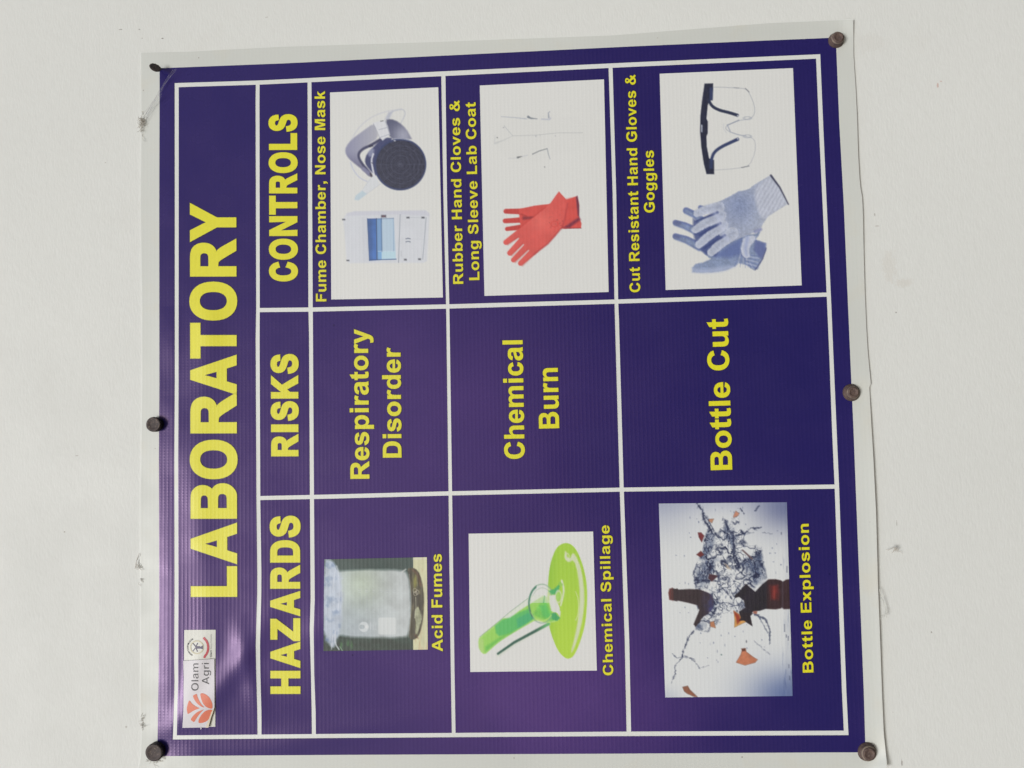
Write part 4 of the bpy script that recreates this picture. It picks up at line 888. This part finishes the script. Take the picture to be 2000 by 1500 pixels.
# --- 5 red rubber gloves and lab coat
def pic_gloves():
    s = Pic('gloves_photo', [(937, 167), (1179.6, 155), (1188.7, 570.3), (946.2, 578)], (870, 130, 3.191), 1.35)
    X, Y = s.X, s.Y
    s.poly([(302, 470), (350, 320), (500, 300), (660, 300), (870, 320), (880, 520), (660, 560), (560, 600), (380, 580)], (212, 215, 211), 12, .6, ('lab_coat', None), sm=1)
    lines = [([(348, 312), (430, 318), (505, 326)], (3, 5), (158, 168, 180), .8), ([(516, 314), (532, 322), (572, 326)], (15, 3), (118, 128, 138), .95), ([(600, 328), (648, 330), (655, 322)], 9, (168, 176, 190), .6), ([(644, 318), (642, 290), (650, 280)], (8, 3), (130, 140, 158), .8),
             ([(543, 546), (585, 526), (633, 512)], (5, 4), (110, 118, 124), .95), ([(634, 512), (642, 548), (652, 576)], (5, 3), (140, 148, 158), .8), ([(450, 567), (476, 560)], (11, 3), (88, 94, 98), .95), ([(476, 562), (512, 552)], 5, (180, 186, 192), .6), ([(395, 572), (450, 570)], 4, (190, 194, 196), .7),
             ([(365, 368), (392, 400), (420, 432)], 3, (172, 180, 182), .8), ([(312, 478), (360, 460), (420, 432)], (12, 3), (186, 191, 190), .6), ([(425, 432), (560, 428), (700, 413), (855, 413)], 2.5, (168, 174, 174), .75), ([(310, 430), (306, 480)], 5, (186, 190, 192), .6)]
    for p, w, c, a in lines: s.stroke(p, w, c, 4, a)
    for x, y, r_, c in ((323, 443, 4, 110), (618, 626, 4, 140), (563, 433, 5, 178), (685, 432, 4, 182), (362, 380, 4, 160), (590, 430, 3, 186)): s.paint(s.ell(x, y, r_, r_), (c, c + 4, c + 6), 3, .85)
    red = (206, 76, 70); it = ('rubber_glove', 'rear red rubber glove with its fingers pointing up')
    rc = shade(red, .05 * s.n(40, 3, 7)) ; dk = shade((190, 62, 58), .05 * s.n(30, 3, 8))
    for p, w in (([(377, 902), (520, 904)], (30, 40)), ([(372, 962), (500, 955)], (29, 36)), ([(384, 1012), (480, 1000)], (26, 34))): s.stroke(p, w, dk, 4, 1, it)
    s.poly([(455, 888), (560, 866), (650, 856), (700, 846), (760, 828), (822, 807), (833, 860), (832, 935), (848, 978), (845, 1008), (740, 1011), (600, 1010), (470, 1010)], rc, 4, 1, it)
    s.poly([(812, 812), (823, 806), (834, 865), (834, 935), (824, 930)], (96, 40, 66), 6, .95)
    s.poly([(735, 1002), (800, 960), (834, 938), (842, 955), (800, 985), (775, 1006)], (112, 34, 60), 9, .9); s.stroke([(740, 1009), (845, 1007)], 4, (120, 30, 40), 4, .8)
    s.stroke([(490, 944), (545, 942)], (20, 12), (120, 38, 50), 10, .9); s.stroke([(470, 920), (500, 930)], 8, (150, 40, 40), 7, .7)
    it = ('rubber_glove', 'front red rubber glove pointing down')
    fr = shade((210, 86, 80), .05 * s.n(46, 3, 17)) + g(np.hypot(X - 600, Y - 960), 70)[:, None] * np.array([8, 14, 12])
    for p, w in (([(378, 1095), (470, 1030)], (34, 46)), ([(402, 1162), (485, 1075)], (34, 44)), ([(424, 1205), (515, 1115)], (31, 42)), ([(468, 1226), (560, 1140)], (32, 46))):
        s.stroke(p, w, fr, 4, 1, it); s.stroke([(p[0][0] + 12, p[0][1] + 14), (p[1][0] + 12, p[1][1] + 14)], 6, (170, 44, 42), 9, .5)
    s.poly([(708, 778), (722, 795), (742, 815), (764, 850), (748, 940), (728, 1000), (690, 1050), (640, 1105), (590, 1145), (548, 1172), (512, 1135), (470, 1085), (440, 1040), (480, 992), (560, 930), (620, 882), (655, 850), (690, 800)], fr, 4, 1, it)
    s.stroke([(762, 852), (746, 942), (728, 1002), (640, 1104), (552, 1170)], 7, (150, 36, 44), 9, .6); s.stroke([(455, 1010), (520, 960), (620, 880)], 5, (176, 44, 44), 8, .45)
    cr = np.clip(fbm(X / 9, Y / 9, 3, 44) * 2 - .5, 0, 1) * g(np.hypot(X - 690, (Y - 960) * .9), 46); s.C = s.C * (1 - .35 * cr[:, None])
    s.paint(np.maximum(np.abs(s.ell(680, 982, 22, 18)) - 2, -99), (196, 44, 40), 4, .5)
    s.poly([(728, 828), (812, 812), (824, 930), (760, 985), (735, 1000), (750, 940), (765, 855)], rc * .99, 8, .6, ('rubber_glove', 'rear red rubber glove with its fingers pointing up'))
    s.build('printed photo of red rubber gloves beside a white lab coat')
pic_gloves()

# --- 6 cut-resistant gloves and safety glasses
def pic_goggles():
    s = Pic('goggles_photo', [(1288.3, 144), (1548.8, 133), (1565.8, 557.4), (1300.2, 566.4)], (1200, 120, 3.125), 1.35)
    X, Y = s.X, s.Y
    it = ('safety_glasses', None)
    for p, w, c, a in (([(605, 157), (660, 157), (740, 162), (800, 165), (822, 188), (856, 270), (857, 320), (836, 345)], 3, (150, 158, 168), .8), ([(610, 663), (700, 658), (780, 648), (825, 635), (858, 560), (862, 490), (838, 465)], 3, (160, 166, 174), .75),
                       ([(836, 345), (800, 355), (760, 360), (705, 382), (682, 396), (678, 412), (705, 430), (760, 448), (836, 465)], 4, (158, 166, 178), .8), ([(690, 388), (712, 380), (760, 358)], 5, (128, 138, 156), .85), ([(690, 388), (696, 404), (706, 424)], 6, (150, 158, 176), .8),
                       ([(668, 380), (664, 410), (684, 434)], 3, (188, 194, 200), .8), ([(705, 430), (760, 450), (800, 452)], 5, (166, 174, 184), .8), ([(800, 165), (822, 186)], 4, (96, 102, 112), .9), ([(776, 648), (822, 638)], 4, (96, 102, 112), .9), ([(730, 160), (760, 162)], 3, (120, 126, 136), .8)):
        s.stroke(p, w, c, 4, a, it, sm=1)
    for y in (346, 457):
        s.paint(np.abs(s.ell(812, y, 22, 9)) - 2, (160, 168, 178), 4, .8)
    nav = shade((27, 33, 58), .1 * s.n(30, 2, 3))
    s.poly([(550, 135), (603, 134), (602, 160), (598, 236), (580, 240), (570, 268), (562, 350), (570, 366), (570, 438), (562, 456), (564, 520), (578, 592), (608, 602), (609, 688), (562, 688), (545, 620), (530, 520), (523, 430), (525, 330), (536, 230)], nav, 4, 1, it)
    for y0, y1 in ((160, 236), (602, 655)): s.poly([(582, y0), (602, y0), (600, y1), (580, y1)], (44, 58, 98), 6, .9)
    s.stroke([(577, 240), (596, 275), (640, 298), (700, 312), (750, 328)], (17, 19), (34, 44, 72), 4, 1, it, sm=2); s.stroke([(592, 600), (606, 556), (650, 522), (715, 492), (752, 475)], (18, 20), (44, 58, 100), 4, 1, it, sm=2)
    for y in (331, 472): s.paint(s.ell(753, y, 5, 5), (190, 196, 204), 4, .95)
    s.paint(np.maximum(np.abs(X - 533) - 4, np.abs(Y - 409) - 22), (196, 204, 214), 4, .95); s.stroke([(530, 385), (536, 433)], 3, (120, 130, 150), 3, .6)
    knit = .10 * s.n(9, 3, 30) + .06 * s.n(40, 3, 31)
    it = ('knitted_glove', 'rear blue knitted glove')
    bk = shade((122, 138, 170), knit * 1.2) + sstep(900, 1290, Y)[:, None] * np.array([8, 8, 6])
    def finger(pts, w, col): s.stroke(pts, w, shade((88, 104, 158), knit), 6, 1, it); s.stroke([(a + 3, b + 5) for a, b in pts], tuple(q - 10 for q in w), col, 14, .95)
    finger([(438, 910), (490, 935), (530, 965)], (38, 40), bk); finger([(374, 985), (430, 1002), (500, 1035)], (34, 46), bk); finger([(374, 1068), (440, 1088), (520, 1130)], (36, 50), bk); finger([(525, 892), (560, 905)], (28, 30), bk)
    s.stroke([(370, 982), (392, 990)], 22, (86, 94, 136), 10, .7); s.stroke([(370, 1065), (392, 1074)], 22, (86, 94, 136), 10, .7)
    s.poly([(500, 960), (620, 960), (700, 1080), (790, 1060), (870, 1050), (893, 1022), (884, 1055), (862, 1086), (925, 1110), (926, 1150), (905, 1205), (872, 1270), (852, 1274), (800, 1242), (760, 1232), (740, 1250), (680, 1275), (600, 1287), (510, 1290), (476, 1286), (476, 1258), (495, 1236), (545, 1226), (588, 1206), (556, 1180), (528, 1150)], bk, 6, 1, it, sm=0, rough=3)
    s.poly([(476, 1286), (477, 1262), (560, 1268), (700, 1245), (740, 1252), (660, 1282), (560, 1292)], (176, 188, 214), 16, .7)
    s.poly([(600, 1190), (700, 1120), (780, 1075), (770, 1180), (700, 1200)], (84, 102, 158), 18, .7)
    for k in range(9): s.stroke([(762 + 9 * k, 1160 + k * 9), (735 + 16 * k, 1250 + k * 2)], 3, (200, 206, 222) if k % 2 else (96, 112, 166), 4, .6)
    s.poly([(860, 1092), (922, 1110), (924, 1150), (900, 1205), (880, 1190), (850, 1150)], (86, 98, 150), 10, .75)
    for k in range(7): s.stroke([(790 + 3 * k, 1175 + 11 * k), (885 - 3 * k, 1190 + 12 * k)], 3, (198, 204, 220) if k % 2 else (90, 104, 158), 4, .65)
    s.stroke([(926, 1140), (905, 1205), (860, 1272)], 5, (60, 66, 110), 5, .9)
    it = ('knitted_glove', 'front pale blue knitted glove with a ribbed cuff')
    ft = shade((160, 170, 190), knit) + sstep(780, 1150, X)[:, None] * np.array([22, 20, 10]) - g(np.hypot(X - 760, Y - 880), 110)[:, None] * np.array([26, 22, 10])
    lt = shade((190, 198, 213), knit * .6)
    s.poly([(480, 960), (560, 1000), (640, 1010), (660, 1110), (620, 1190), (560, 1180), (500, 1130), (480, 1040)], (62, 76, 128), 10, .85)
    s.poly([(600, 870), (640, 855), (700, 825), (760, 793), (820, 780), (852, 754), (905, 722), (958, 692), (1010, 760), (1063, 870), (1000, 905), (940, 945), (910, 985), (890, 1020), (850, 1045), (790, 1070), (740, 1090), (690, 1115), (640, 1060), (620, 1000), (610, 930)], ft, 5, 1, it, rough=3)
    for pts, w in (([(505, 928), (560, 905), (640, 890)], (44, 66)), ([(492, 1028), (560, 985), (650, 940)], (42, 66)), ([(516, 1118), (590, 1055), (665, 1000)], (46, 62)), ([(590, 1166), (650, 1110), (720, 1050)], (46, 76))):
        s.stroke(pts, w, lt, 5, 1, it, rough=3); s.stroke([(a + 4, b - 5) for a, b in pts], tuple(q * .55 for q in w), ft, 22, .85)
    for a, b in (((500, 975), (628, 922)), ((520, 1060), (645, 988)), ((548, 1140), (672, 1062))): s.stroke([a, b], (9, 16), (52, 66, 118), 7, .95)
    s.stroke([(612, 922), (640, 960)], 26, (190, 200, 224), 18, .6); s.stroke([(640, 985), (660, 1020)], 26, (196, 204, 226), 18, .6); s.stroke([(668, 1062), (690, 1085)], 22, (186, 196, 222), 16, .6)
    s.poly([(788, 1072), (862, 1058), (858, 1095), (826, 1130), (822, 1165), (830, 1192), (800, 1206), (776, 1182), (768, 1150), (780, 1108)], lt, 6, 1, it, sm=1); s.stroke([(812, 1078), (800, 1140), (806, 1180)], (22, 14), (140, 156, 200), 12, .6)
    s.stroke([(770, 1150), (776, 1182), (800, 1206)], 4, (70, 84, 136), 5, .7)
    # ribbed cuff
    cu = s.smooth([(850, 790), (905, 735), (958, 700), (1055, 868), (1000, 898), (935, 940), (905, 970), (870, 900)], 1)
    rib = np.sin(((X - 958) * .5 + (Y - 692) * -.866) * .0 + ((X - 850) * .87 + (Y - 800) * .5) / 3.6 + 1.2 * s.n(60, 1, 2))
    s.paint(s.sd_poly(cu), np.array([186., 193., 207.])[None] + rib[:, None] * np.array([9, 9, 8]) + knit[:, None] * 80, 12, .85)
    s.stroke([(955, 696), (1010, 770), (1062, 872)], (12, 6), (56, 58, 80), 5, .95); s.stroke([(860, 1040), (893, 1025)], 18, (120, 128, 176), 8, .7)
    s.build('printed photo of knitted gloves beside safety glasses')
pic_goggles()

# ------------------------------------------------------------------ printed logo strip (part of the banner, half covered by the sticker)
def disc_poly(cx, cy, r, n=28, a0=0, a1=2 * pi): return np.array([(cx + r * cos(a0 + (a1 - a0) * i / n), cy + r * sin(a0 + (a1 - a0) * i / n)) for i in range(n)])
def stroke_poly(pts, w):
    p = np.array(pts, float); d = np.gradient(p, axis=0); d /= np.linalg.norm(d, axis=1)[:, None]; nn = np.stack([-d[:, 1], d[:, 0]], 1) * w / 2
    return np.concatenate([p + nn, (p - nn)[::-1]])
def arc_pts(cx, cy, r, a0, a1, n=12): return [(cx + r * cos(a), cy + r * sin(a)) for a in np.linspace(a0, a1, n)]
M_LOGOWHITE = mat_vinyl('logo_panel_white', (.70, .71, .65), .4, weave=.4, amt=.2)
M_TAN = pbr('tan_ink', .45, (.56, .52, .36))[0]; M_RED = pbr('red_ink', .45, (.52, .055, .075))[0]; M_NAVY = pbr('navy_ink', .45, (.05, .035, .10))[0]
panel = drape('logo_panel', [([np.array([(359.8, 1230.5), (421.1, 1230), (420.8, 1320), (420.4, 1419.5), (358, 1420)])], O2, 0, 8)], banner, 'white printed logo panel under the sticker', [M_LOGOWHITE])
cx, cy = 384.4, 1264.3
ring = [arc_ for arc_ in (disc_poly(cx, cy, 13.6, 40), disc_poly(cx, cy, 11.2, 40)[::-1])]
drape('laurel_ring', [(ring, O3, 0, 6)], panel, None, [M_TAN])
drape('windmill_emblem', [([stroke_poly([(376.6, 1256.5), (383, 1264)], 1.7)], O3, 0, 0), ([stroke_poly([(376.4, 1272), (383, 1263.6)], 1.7)], O3 + 1e-5, 0, 0), ([stroke_poly([(386, 1256), (382, 1264)], 1.7)], O3 + 2e-5, 0, 0), ([stroke_poly([(385.6, 1273), (382, 1264)], 1.7)], O3 + 3e-5, 0, 0),
                          ([np.array([(384, 1262), (390.2, 1262.4), (391, 1263.6), (396.4, 1260.2), (396.4, 1268), (391, 1266.8), (384, 1267)])], O3 + 4e-5, 0, 0)], panel, None, [M_NAVY])
drape('red_ribbon', [([stroke_poly([(397.5, 1245), (400.5, 1249.2)] + arc_pts(380.5, 1264.8, 26, -.58, .58, 12) + [(401, 1280), (398.5, 1285)], 4.4)], O3, 0, 0)], panel, None, [M_RED])
def arc_text(text, cx, cy, r, a0, a1, H, off):
    out = []; tot = sum(GLY[c][0] for c in text); pen = 0
    for ch in text:
        adv, cs = GLY[ch]
        for_ = []
        for c in cs:
            c = grow(c, 30)
            ang = a0 + (a1 - a0) * (pen + c[:, 0]) / tot; rad = r + c[:, 1] / 1466 * H
            for_.append(np.stack([cx + rad * np.cos(ang), cy + rad * np.sin(ang)], 1))
        if for_: out.append((for_, off, 0, 0))
        pen += adv
    return out
drape('lettering', arc_text('CROWN FLOUR MILLS LTD', cx, cy, 16.6, R(180 - 62), R(180 + 66), 2.9, O3), panel, 'tiny arched lettering over the windmill', [M_GREYINK])
drape('lettering', [(p, O3, 0, 0) for p in layout('| Olam', (413.6, 1286.2), (413.4, 1270), 3.6, -20)], panel, 'tiny dark lettering Olam', [M_GREYINK])
drape('lettering', [(p, O3, 0, 0) for p in layout('Group Company', (413.4, 1267.5), (413.2, 1238.5), 3.0, -60)], panel, 'tiny pale lettering Group Company', [M_MIDGREY])

# ------------------------------------------------------------------ the pasted-on sticker
sp0 = wall_pt(388, 1355)
sticker = empty('paper_sticker', (sp0.x, 0, sp0.z))
tag(sticker, 'white paper sticker with an orange leaf emblem pasted on the banner, one corner peeling', 'sticker')
def lift(px, py):
    """peel of the lower-right corner of the sticker"""
    d = ((px - 411) * .90 + (py - 1400) * .44)
    return .00045 * sstep(-14, 8, d) ** 2 + .0002
def surf_st(px, py, off=0.0): return ray(px, py, height(px, py) + O4 + .0002 + lift(np.asarray(px), np.asarray(py)) + off)
SO = np.array([(357.7, 1290.7), (388, 1289), (418.6, 1286.9), (418.9, 1330), (418.9, 1381), (414.5, 1394), (410.5, 1404), (407, 1420.6), (395, 1421), (380, 1421.2), (356.3, 1421.6), (358.5, 1380), (359.5, 1340)])
drape('paper_sheet', [([SO], 0, 0, 3)], sticker, None, [M_PAPER], surf_st)
# the corner folded back on itself, glue side out
drape('peeled_corner', [([np.array([(350 + a / 7.1375, 1220 + b / 7.143) for a, b in ((491, 1152), (478, 1200), (462, 1250), (442, 1300), (424, 1370), (407, 1436), (366, 1440), (384, 1390), (404, 1345), (424, 1290), (446, 1225), (470, 1185))])], .00055, 0, 4)], sticker, 'yellowed curled corner', [M_CURL], surf_st)
tear = drape('torn_fibre', [([np.array([(390, 1420.5), (394, 1420.5), (393.3, 1424), (391, 1425), (391.8, 1422)])], .0002, 0, 0)], sticker, None, [M_PAPER], surf_st)
Z7 = lambda pts: np.array([(350 + a / 7.1375, 1220 + b / 7.143) for a, b in pts])
def chaikin(c, it=2):
    c = np.array(c, float)
    for _ in range(it):
        q = np.roll(c, -1, 0); c = np.stack([.8 * c + .2 * q, .2 * c + .8 * q], 1).reshape(-1, 2)
    return c
em = [[(140, 1052), (118, 1105), (104, 1170), (110, 1215), (120, 1252), (170, 1218), (230, 1186), (292, 1167), (235, 1145), (180, 1105)],
      [(188, 992), (215, 976), (243, 963), (255, 1010), (285, 1075), (320, 1125), (356, 1160), (300, 1142), (250, 1102), (212, 1050)],
      [(292, 962), (325, 955), (375, 975), (420, 1015), (450, 1070), (464, 1120), (462, 1175), (425, 1170), (375, 1150), (330, 1100), (304, 1035)],
      [(464, 1188), (452, 1240), (428, 1300), (385, 1348), (325, 1372), (266, 1374), (272, 1320), (305, 1262), (355, 1208), (415, 1186)],
      [(207, 1364), (180, 1345), (156, 1325), (195, 1268), (250, 1218), (350, 1180), (300, 1225), (250, 1290)]]
for k, e in enumerate(em):
    drape('emblem_petal', [([chaikin(Z7(e), 1)], .00012, 0, 3)], sticker, None, [M_ORANGE], surf_st)
drape('lettering', [(p, .00012, 0, 4) for p in layout('Olam', (387.4, 1349), (387.2, 1295.8), 13.6, -42)], sticker, 'charcoal word Olam', [M_GREYINK], surf_st)
drape('lettering', [(p, .00012, 0, 4) for p in layout('Agri', (408.1, 1336.8), (407.8, 1295), 13.6, -42)], sticker, 'charcoal word Agri', [M_GREYINK], surf_st)

# ------------------------------------------------------------------ fixings
def lathe(name, prof, mat, n=40, wob=0.0, seed=0, axis=None):
    """profile (r, out) about the wall normal; out grows towards the room"""
    co, fs = [], []
    for j, (r, z) in enumerate(prof):
        for i in range(n):
            a = 2 * pi * i / n; rr = r * (1 + wob * float(vnoise(np.array(i / n * 9 + seed), np.array(j * .7), seed)))
            co.append((rr * cos(a), -z, rr * sin(a)))
    for j in range(len(prof) - 1):
        for i in range(n):
            k = (i + 1) % n; fs.append((j * n + i, j * n + k, (j + 1) * n + k, (j + 1) * n + i))
    me = bpy.data.meshes.new(name); me.from_pydata(co, [], fs + [tuple(range((len(prof) - 1) * n, len(prof) * n))])
    for p in me.polygons: p.use_smooth = len(p.vertices) == 4
    me.update()
    me.materials.append(mat); return me
def fixing(px, py, R0, R1, H, label, mats, tilt=(0, 0), seed=0, hem=.0016, flat=False):
    base = wall_pt(px, py, .0)
    o = empty('bolt', (base.x, 0, base.z)); tag(o, label, 'bolt', 'rusty bolts holding the banner')
    z0 = float(height(px, py)) + .0002
    mm = 1e-3
    cone = [(R0 * .97 * mm, z0 - .0004), (R0 * mm, z0 + .4 * mm), (R0 * .99 * mm, z0 + 1.1 * mm), (R0 * .93 * mm, z0 + 1.6 * mm)]
    st = 7
    for k in range(1, st): t = k / st; cone.append(((R0 * .93 + (R1 * 1.18 - R0 * .93) * t ** .85) * mm, z0 + (1.6 + (H - 2.4) * t) * mm))
    cone.append((R1 * 1.12 * mm, z0 + (H - .5) * mm))
    me = lathe('washer', cone, mats[0], 40, .035, seed)
    w = bpy.data.objects.new('washer', me); COL.objects.link(w); w.parent = o
    head = [(R1 * 1.10 * mm, z0 + (H - .9) * mm), (R1 * 1.12 * mm, z0 + (H - .2) * mm), (R1 * 1.02 * mm, z0 + H * mm), (R1 * .84 * mm, z0 + (H + .05) * mm), (R1 * .74 * mm, z0 + (H - .25) * mm), (R1 * .35 * mm, z0 + (H - .4) * mm), (R1 * .05 * mm, z0 + (H - .35) * mm)]
    me = lathe('bolt_head', head, mats[1], 32, .04, seed + 9)
    h = bpy.data.objects.new('bolt_head', me); COL.objects.link(h); h.parent = o
    if len(mats) > 2:
        ring = [(R1 * 1.34 * mm, z0 + (H - 1.9) * mm), (R1 * 1.42 * mm, z0 + (H - 1.6) * mm), (R1 * 1.30 * mm, z0 + (H - 1.15) * mm), (R1 * 1.12 * mm, z0 + (H - 1.0) * mm)]
        me = lathe('collar', ring, mats[2], 32, .06, seed + 4); r = bpy.data.objects.new('collar', me); COL.objects.link(r); r.parent = o
    o.rotation_euler = (R(tilt[0]), 0, R(tilt[1]))
    return o
bright = (M_RUST, M_RUST, M_RING)
fixing(1631.5, 80.5, 6.0, 3.6, 6.4, 'rusty bolt at the top right, by the lifted banner corner', bright, (0, 0), 1)
fixing(1661.5, 767, 6.6, 3.5, 5.6, 'rusty bolt halfway along the right hem, near the torn nick in it', bright, (0, 0), 2)
fixing(1692, 1466.5, 6.9, 4.0, 5.8, 'rusty bolt in the bottom right corner beside the hem standing off the wall', bright, (0, 0), 3)
fixing(306.5, 829, 5.9, 5.1, 5.8, 'dark bolt beside the middle of the large title word', (M_RUSTD, M_RUSTD), (0, 0), 4)
fixing(308, 1464, 6.7, 5.9, 5.8, 'dark dusty bolt in the bottom left corner below the orange and white sticker', (M_RUSTD, M_RUSTD), (0, 0), 5)
# the leaning nail, top left
nb = wall_pt(311.5, 134.5)
nail = empty('nail', (nb.x, 0, nb.z)); tag(nail, 'small dark nail leaning over at the top left corner of the purple print', 'nail')
d0 = Vector(wall_pt(303, 131.5, .0105)) - Vector((nb.x, -.0002, nb.z))
ax = d0.normalized()
def cyl_between(name, a, b, r0, r1, mat, n=14, cap=True):
    a = Vector(a); b = Vector(b); d = (b - a).normalized(); u = d.orthogonal().normalized(); v = d.cross(u)
    co = [tuple(p + (u * cos(2 * pi * i / n) + v * sin(2 * pi * i / n)) * r) for p, r in ((a, r0), (b, r1)) for i in range(n)]
    fs = [(i, (i + 1) % n, n + (i + 1) % n, n + i) for i in range(n)] + [tuple(range(n, 2 * n)), tuple(range(n - 1, -1, -1))]
    me = bpy.data.meshes.new(name); me.from_pydata(co, [], fs); me.materials.append(mat); me.update(); return me
o = bpy.data.objects.new('shank', cyl_between('shank', (0, 0, 0), d0 * .9, .0009, .0009, M_RUSTD)); COL.objects.link(o); o.parent = nail
# the head is a thin disc turned nearly edge-on
hn = Vector((.42, -.62, -.50)).normalized()
def disc(name, c, nrm, r, th, mat, n=24):
    u = nrm.orthogonal().normalized(); v = nrm.cross(u); co = []; c = Vector(c)
    for k, (rr, zz) in enumerate(((r * .9, -th), (r, -th * .5), (r, th * .2), (r * .85, th * .6))):
        co += [tuple(c + nrm * zz + (u * cos(2 * pi * i / n) + v * sin(2 * pi * i / n)) * rr * (1 + .04 * sin(3 * i))) for i in range(n)]
    fs = [(j * n + i, j * n + (i + 1) % n, (j + 1) * n + (i + 1) % n, (j + 1) * n + i) for j in range(3) for i in range(n)] + [tuple(range(3 * n, 4 * n)), tuple(range(n - 1, -1, -1))]
    me = bpy.data.meshes.new(name); me.from_pydata(co, [], fs); me.materials.append(mat); me.update(); return me
o = bpy.data.objects.new('nail_head', disc('nail_head', d0, hn, .0044, .0009, M_RUSTD)); COL.objects.link(o); o.parent = nail

# ------------------------------------------------------------------ cobwebs, fluff and paint drips
def tubes(name, strands, mat, parent=None, r=.00012):
    co, fs = [], []
    for pts in strands:
        pts = [Vector(p) for p in pts]; k = len(co); n = 4
        for i, p in enumerate(pts):
            d = (pts[min(i + 1, len(pts) - 1)] - pts[max(i - 1, 0)]).normalized(); u = d.orthogonal().normalized(); v = d.cross(u)
            co += [tuple(p + (u * cos(2 * pi * j / n) + v * sin(2 * pi * j / n)) * r) for j in range(n)]
        for i in range(len(pts) - 1):
            fs += [(k + i * n + j, k + i * n + (j + 1) % n, k + (i + 1) * n + (j + 1) % n, k + (i + 1) * n + j) for j in range(n)]
    me = bpy.data.meshes.new(name); me.from_pydata(co, [], fs); me.update()
    return link(name, me, mat, parent)
rn = random.Random(11)
def H_(x, y): return float(height(x, y))
def tuft(cx, cy, n, sx, sy, hmax, curl=1.0):
    out = []
    for _ in range(n):
        x = cx + rn.gauss(0, sx); y = cy + rn.gauss(0, sy); h = .0005 + rn.random() * hmax; a = rn.random() * 6.28; pts = []
        for i in range(9):
            pts.append(wall_pt(x, y, max(h, H_(x, y) if x > E_left(y) else 0) + .0003)); a += rn.gauss(0, .9 * curl); x += cos(a) * 1.3; y += sin(a) * 1.3; h = max(.0004, h + rn.gauss(0, .0003))
        out.append(pts)
    return out
def web_obj(name, label, strands, mat, cat, r=.00012):
    o = tubes(name, strands, mat, None, r); tag(o, label, cat); return o
sag = lambda p, q, n=14, s=.002, h0=.002, h1=.006: [wall_pt(p[0] + (q[0] - p[0]) * i / n, p[1] + (q[1] - p[1]) * i / n, H_(p[0] + (q[0] - p[0]) * i / n, p[1] + (q[1] - p[1]) * i / n) + .0006 + h0 + (h1 - h0) * i / n - s * sin(pi * i / n)) for i in range(n + 1)]
st = [sag((281, 228), (312, 180)), sag((281, 228), (330, 146)), sag((284, 232), (318, 170)), sag((279, 222), (310, 184), 14, .0005), sag((312, 180), (343, 134)), sag((314, 176), (338, 136)), sag((283, 236), (308, 204)), sag((318, 168), (345, 136), 10)]
for k in range(4): st.append(sag((281 + rn.gauss(0, 2), 230 + rn.gauss(0, 5)), (312 + rn.gauss(0, 7), 178 + rn.gauss(0, 9)), 10, .001))
web_obj('cobweb', 'fine grey cobweb strung from the leaning nail to the banner hem', st, M_WEBL, 'cobweb', .00005)
web_obj('dust_tuft', 'brown clump of dusty web caught on the hem below the leaning nail', tuft(276.5, 241, 60, 1.6, 8, .0010), M_WEB, 'dust', .00012)
loop = [[wall_pt(x, y, .0012) for x, y in ((272, 1080), (269.5, 1090), (266, 1098), (264.5, 1106), (266, 1111), (270, 1112), (273, 1109), (274, 1104), (271, 1101))], [wall_pt(x, y, .0015) for x, y in ((271, 1084), (267, 1094), (266, 1103), (268, 1110), (272, 1108))]]
web_obj('dust_tuft', 'small looped thread of dirty fluff on the wall at the left hem', loop + tuft(270.5, 1104, 4, 1.6, 4, .0006), M_WEB, 'dust', .00016)
web_obj('dust_tuft', 'thin trail of dirt specks on the left hem beside the word HAZARDS', tuft(274.5, 1140, 4, .5, 7, .0003, 2), M_WEB, 'dust', .00012)
web_obj('dust_tuft', 'brown streak of dust along the left hem beside the sticker', tuft(277.5, 1416, 16, 1.0, 10, .0004, 1.5), M_WEB, 'dust', .00011)
web_obj('dust_tuft', 'loose dirt fibres around the bottom left bolt', tuft(299, 1484, 20, 8, 4, .0010), M_WEB, 'dust', .00011)
web_obj('dust_tuft', 'wisp of grey fluff stuck to the bare wall right of the banner', [[wall_pt(x, y, .0012) for x, y in ((1730, 1073.5), (1738, 1073), (1745, 1070), (1749, 1072), (1753, 1078), (1758, 1077), (1763, 1081))]] + tuft(1750, 1073, 14, 3, 2, .0014), M_WEB, 'dust', .00012)
web_obj('thread', 'loose white thread hanging off the right hem low on the banner', [[wall_pt(x, y, h) for x, y, h in ((1717, 1150, .004), (1724, 1172, .005), (1730, 1190, .004), (1729, 1202, .004), (1718, 1209, .0045))], [wall_pt(x, y, .004) for x, y in ((1724, 1170), (1728, 1185), (1733, 1196), (1731, 1206))]], M_LOGOWHITE, 'thread', .00022)
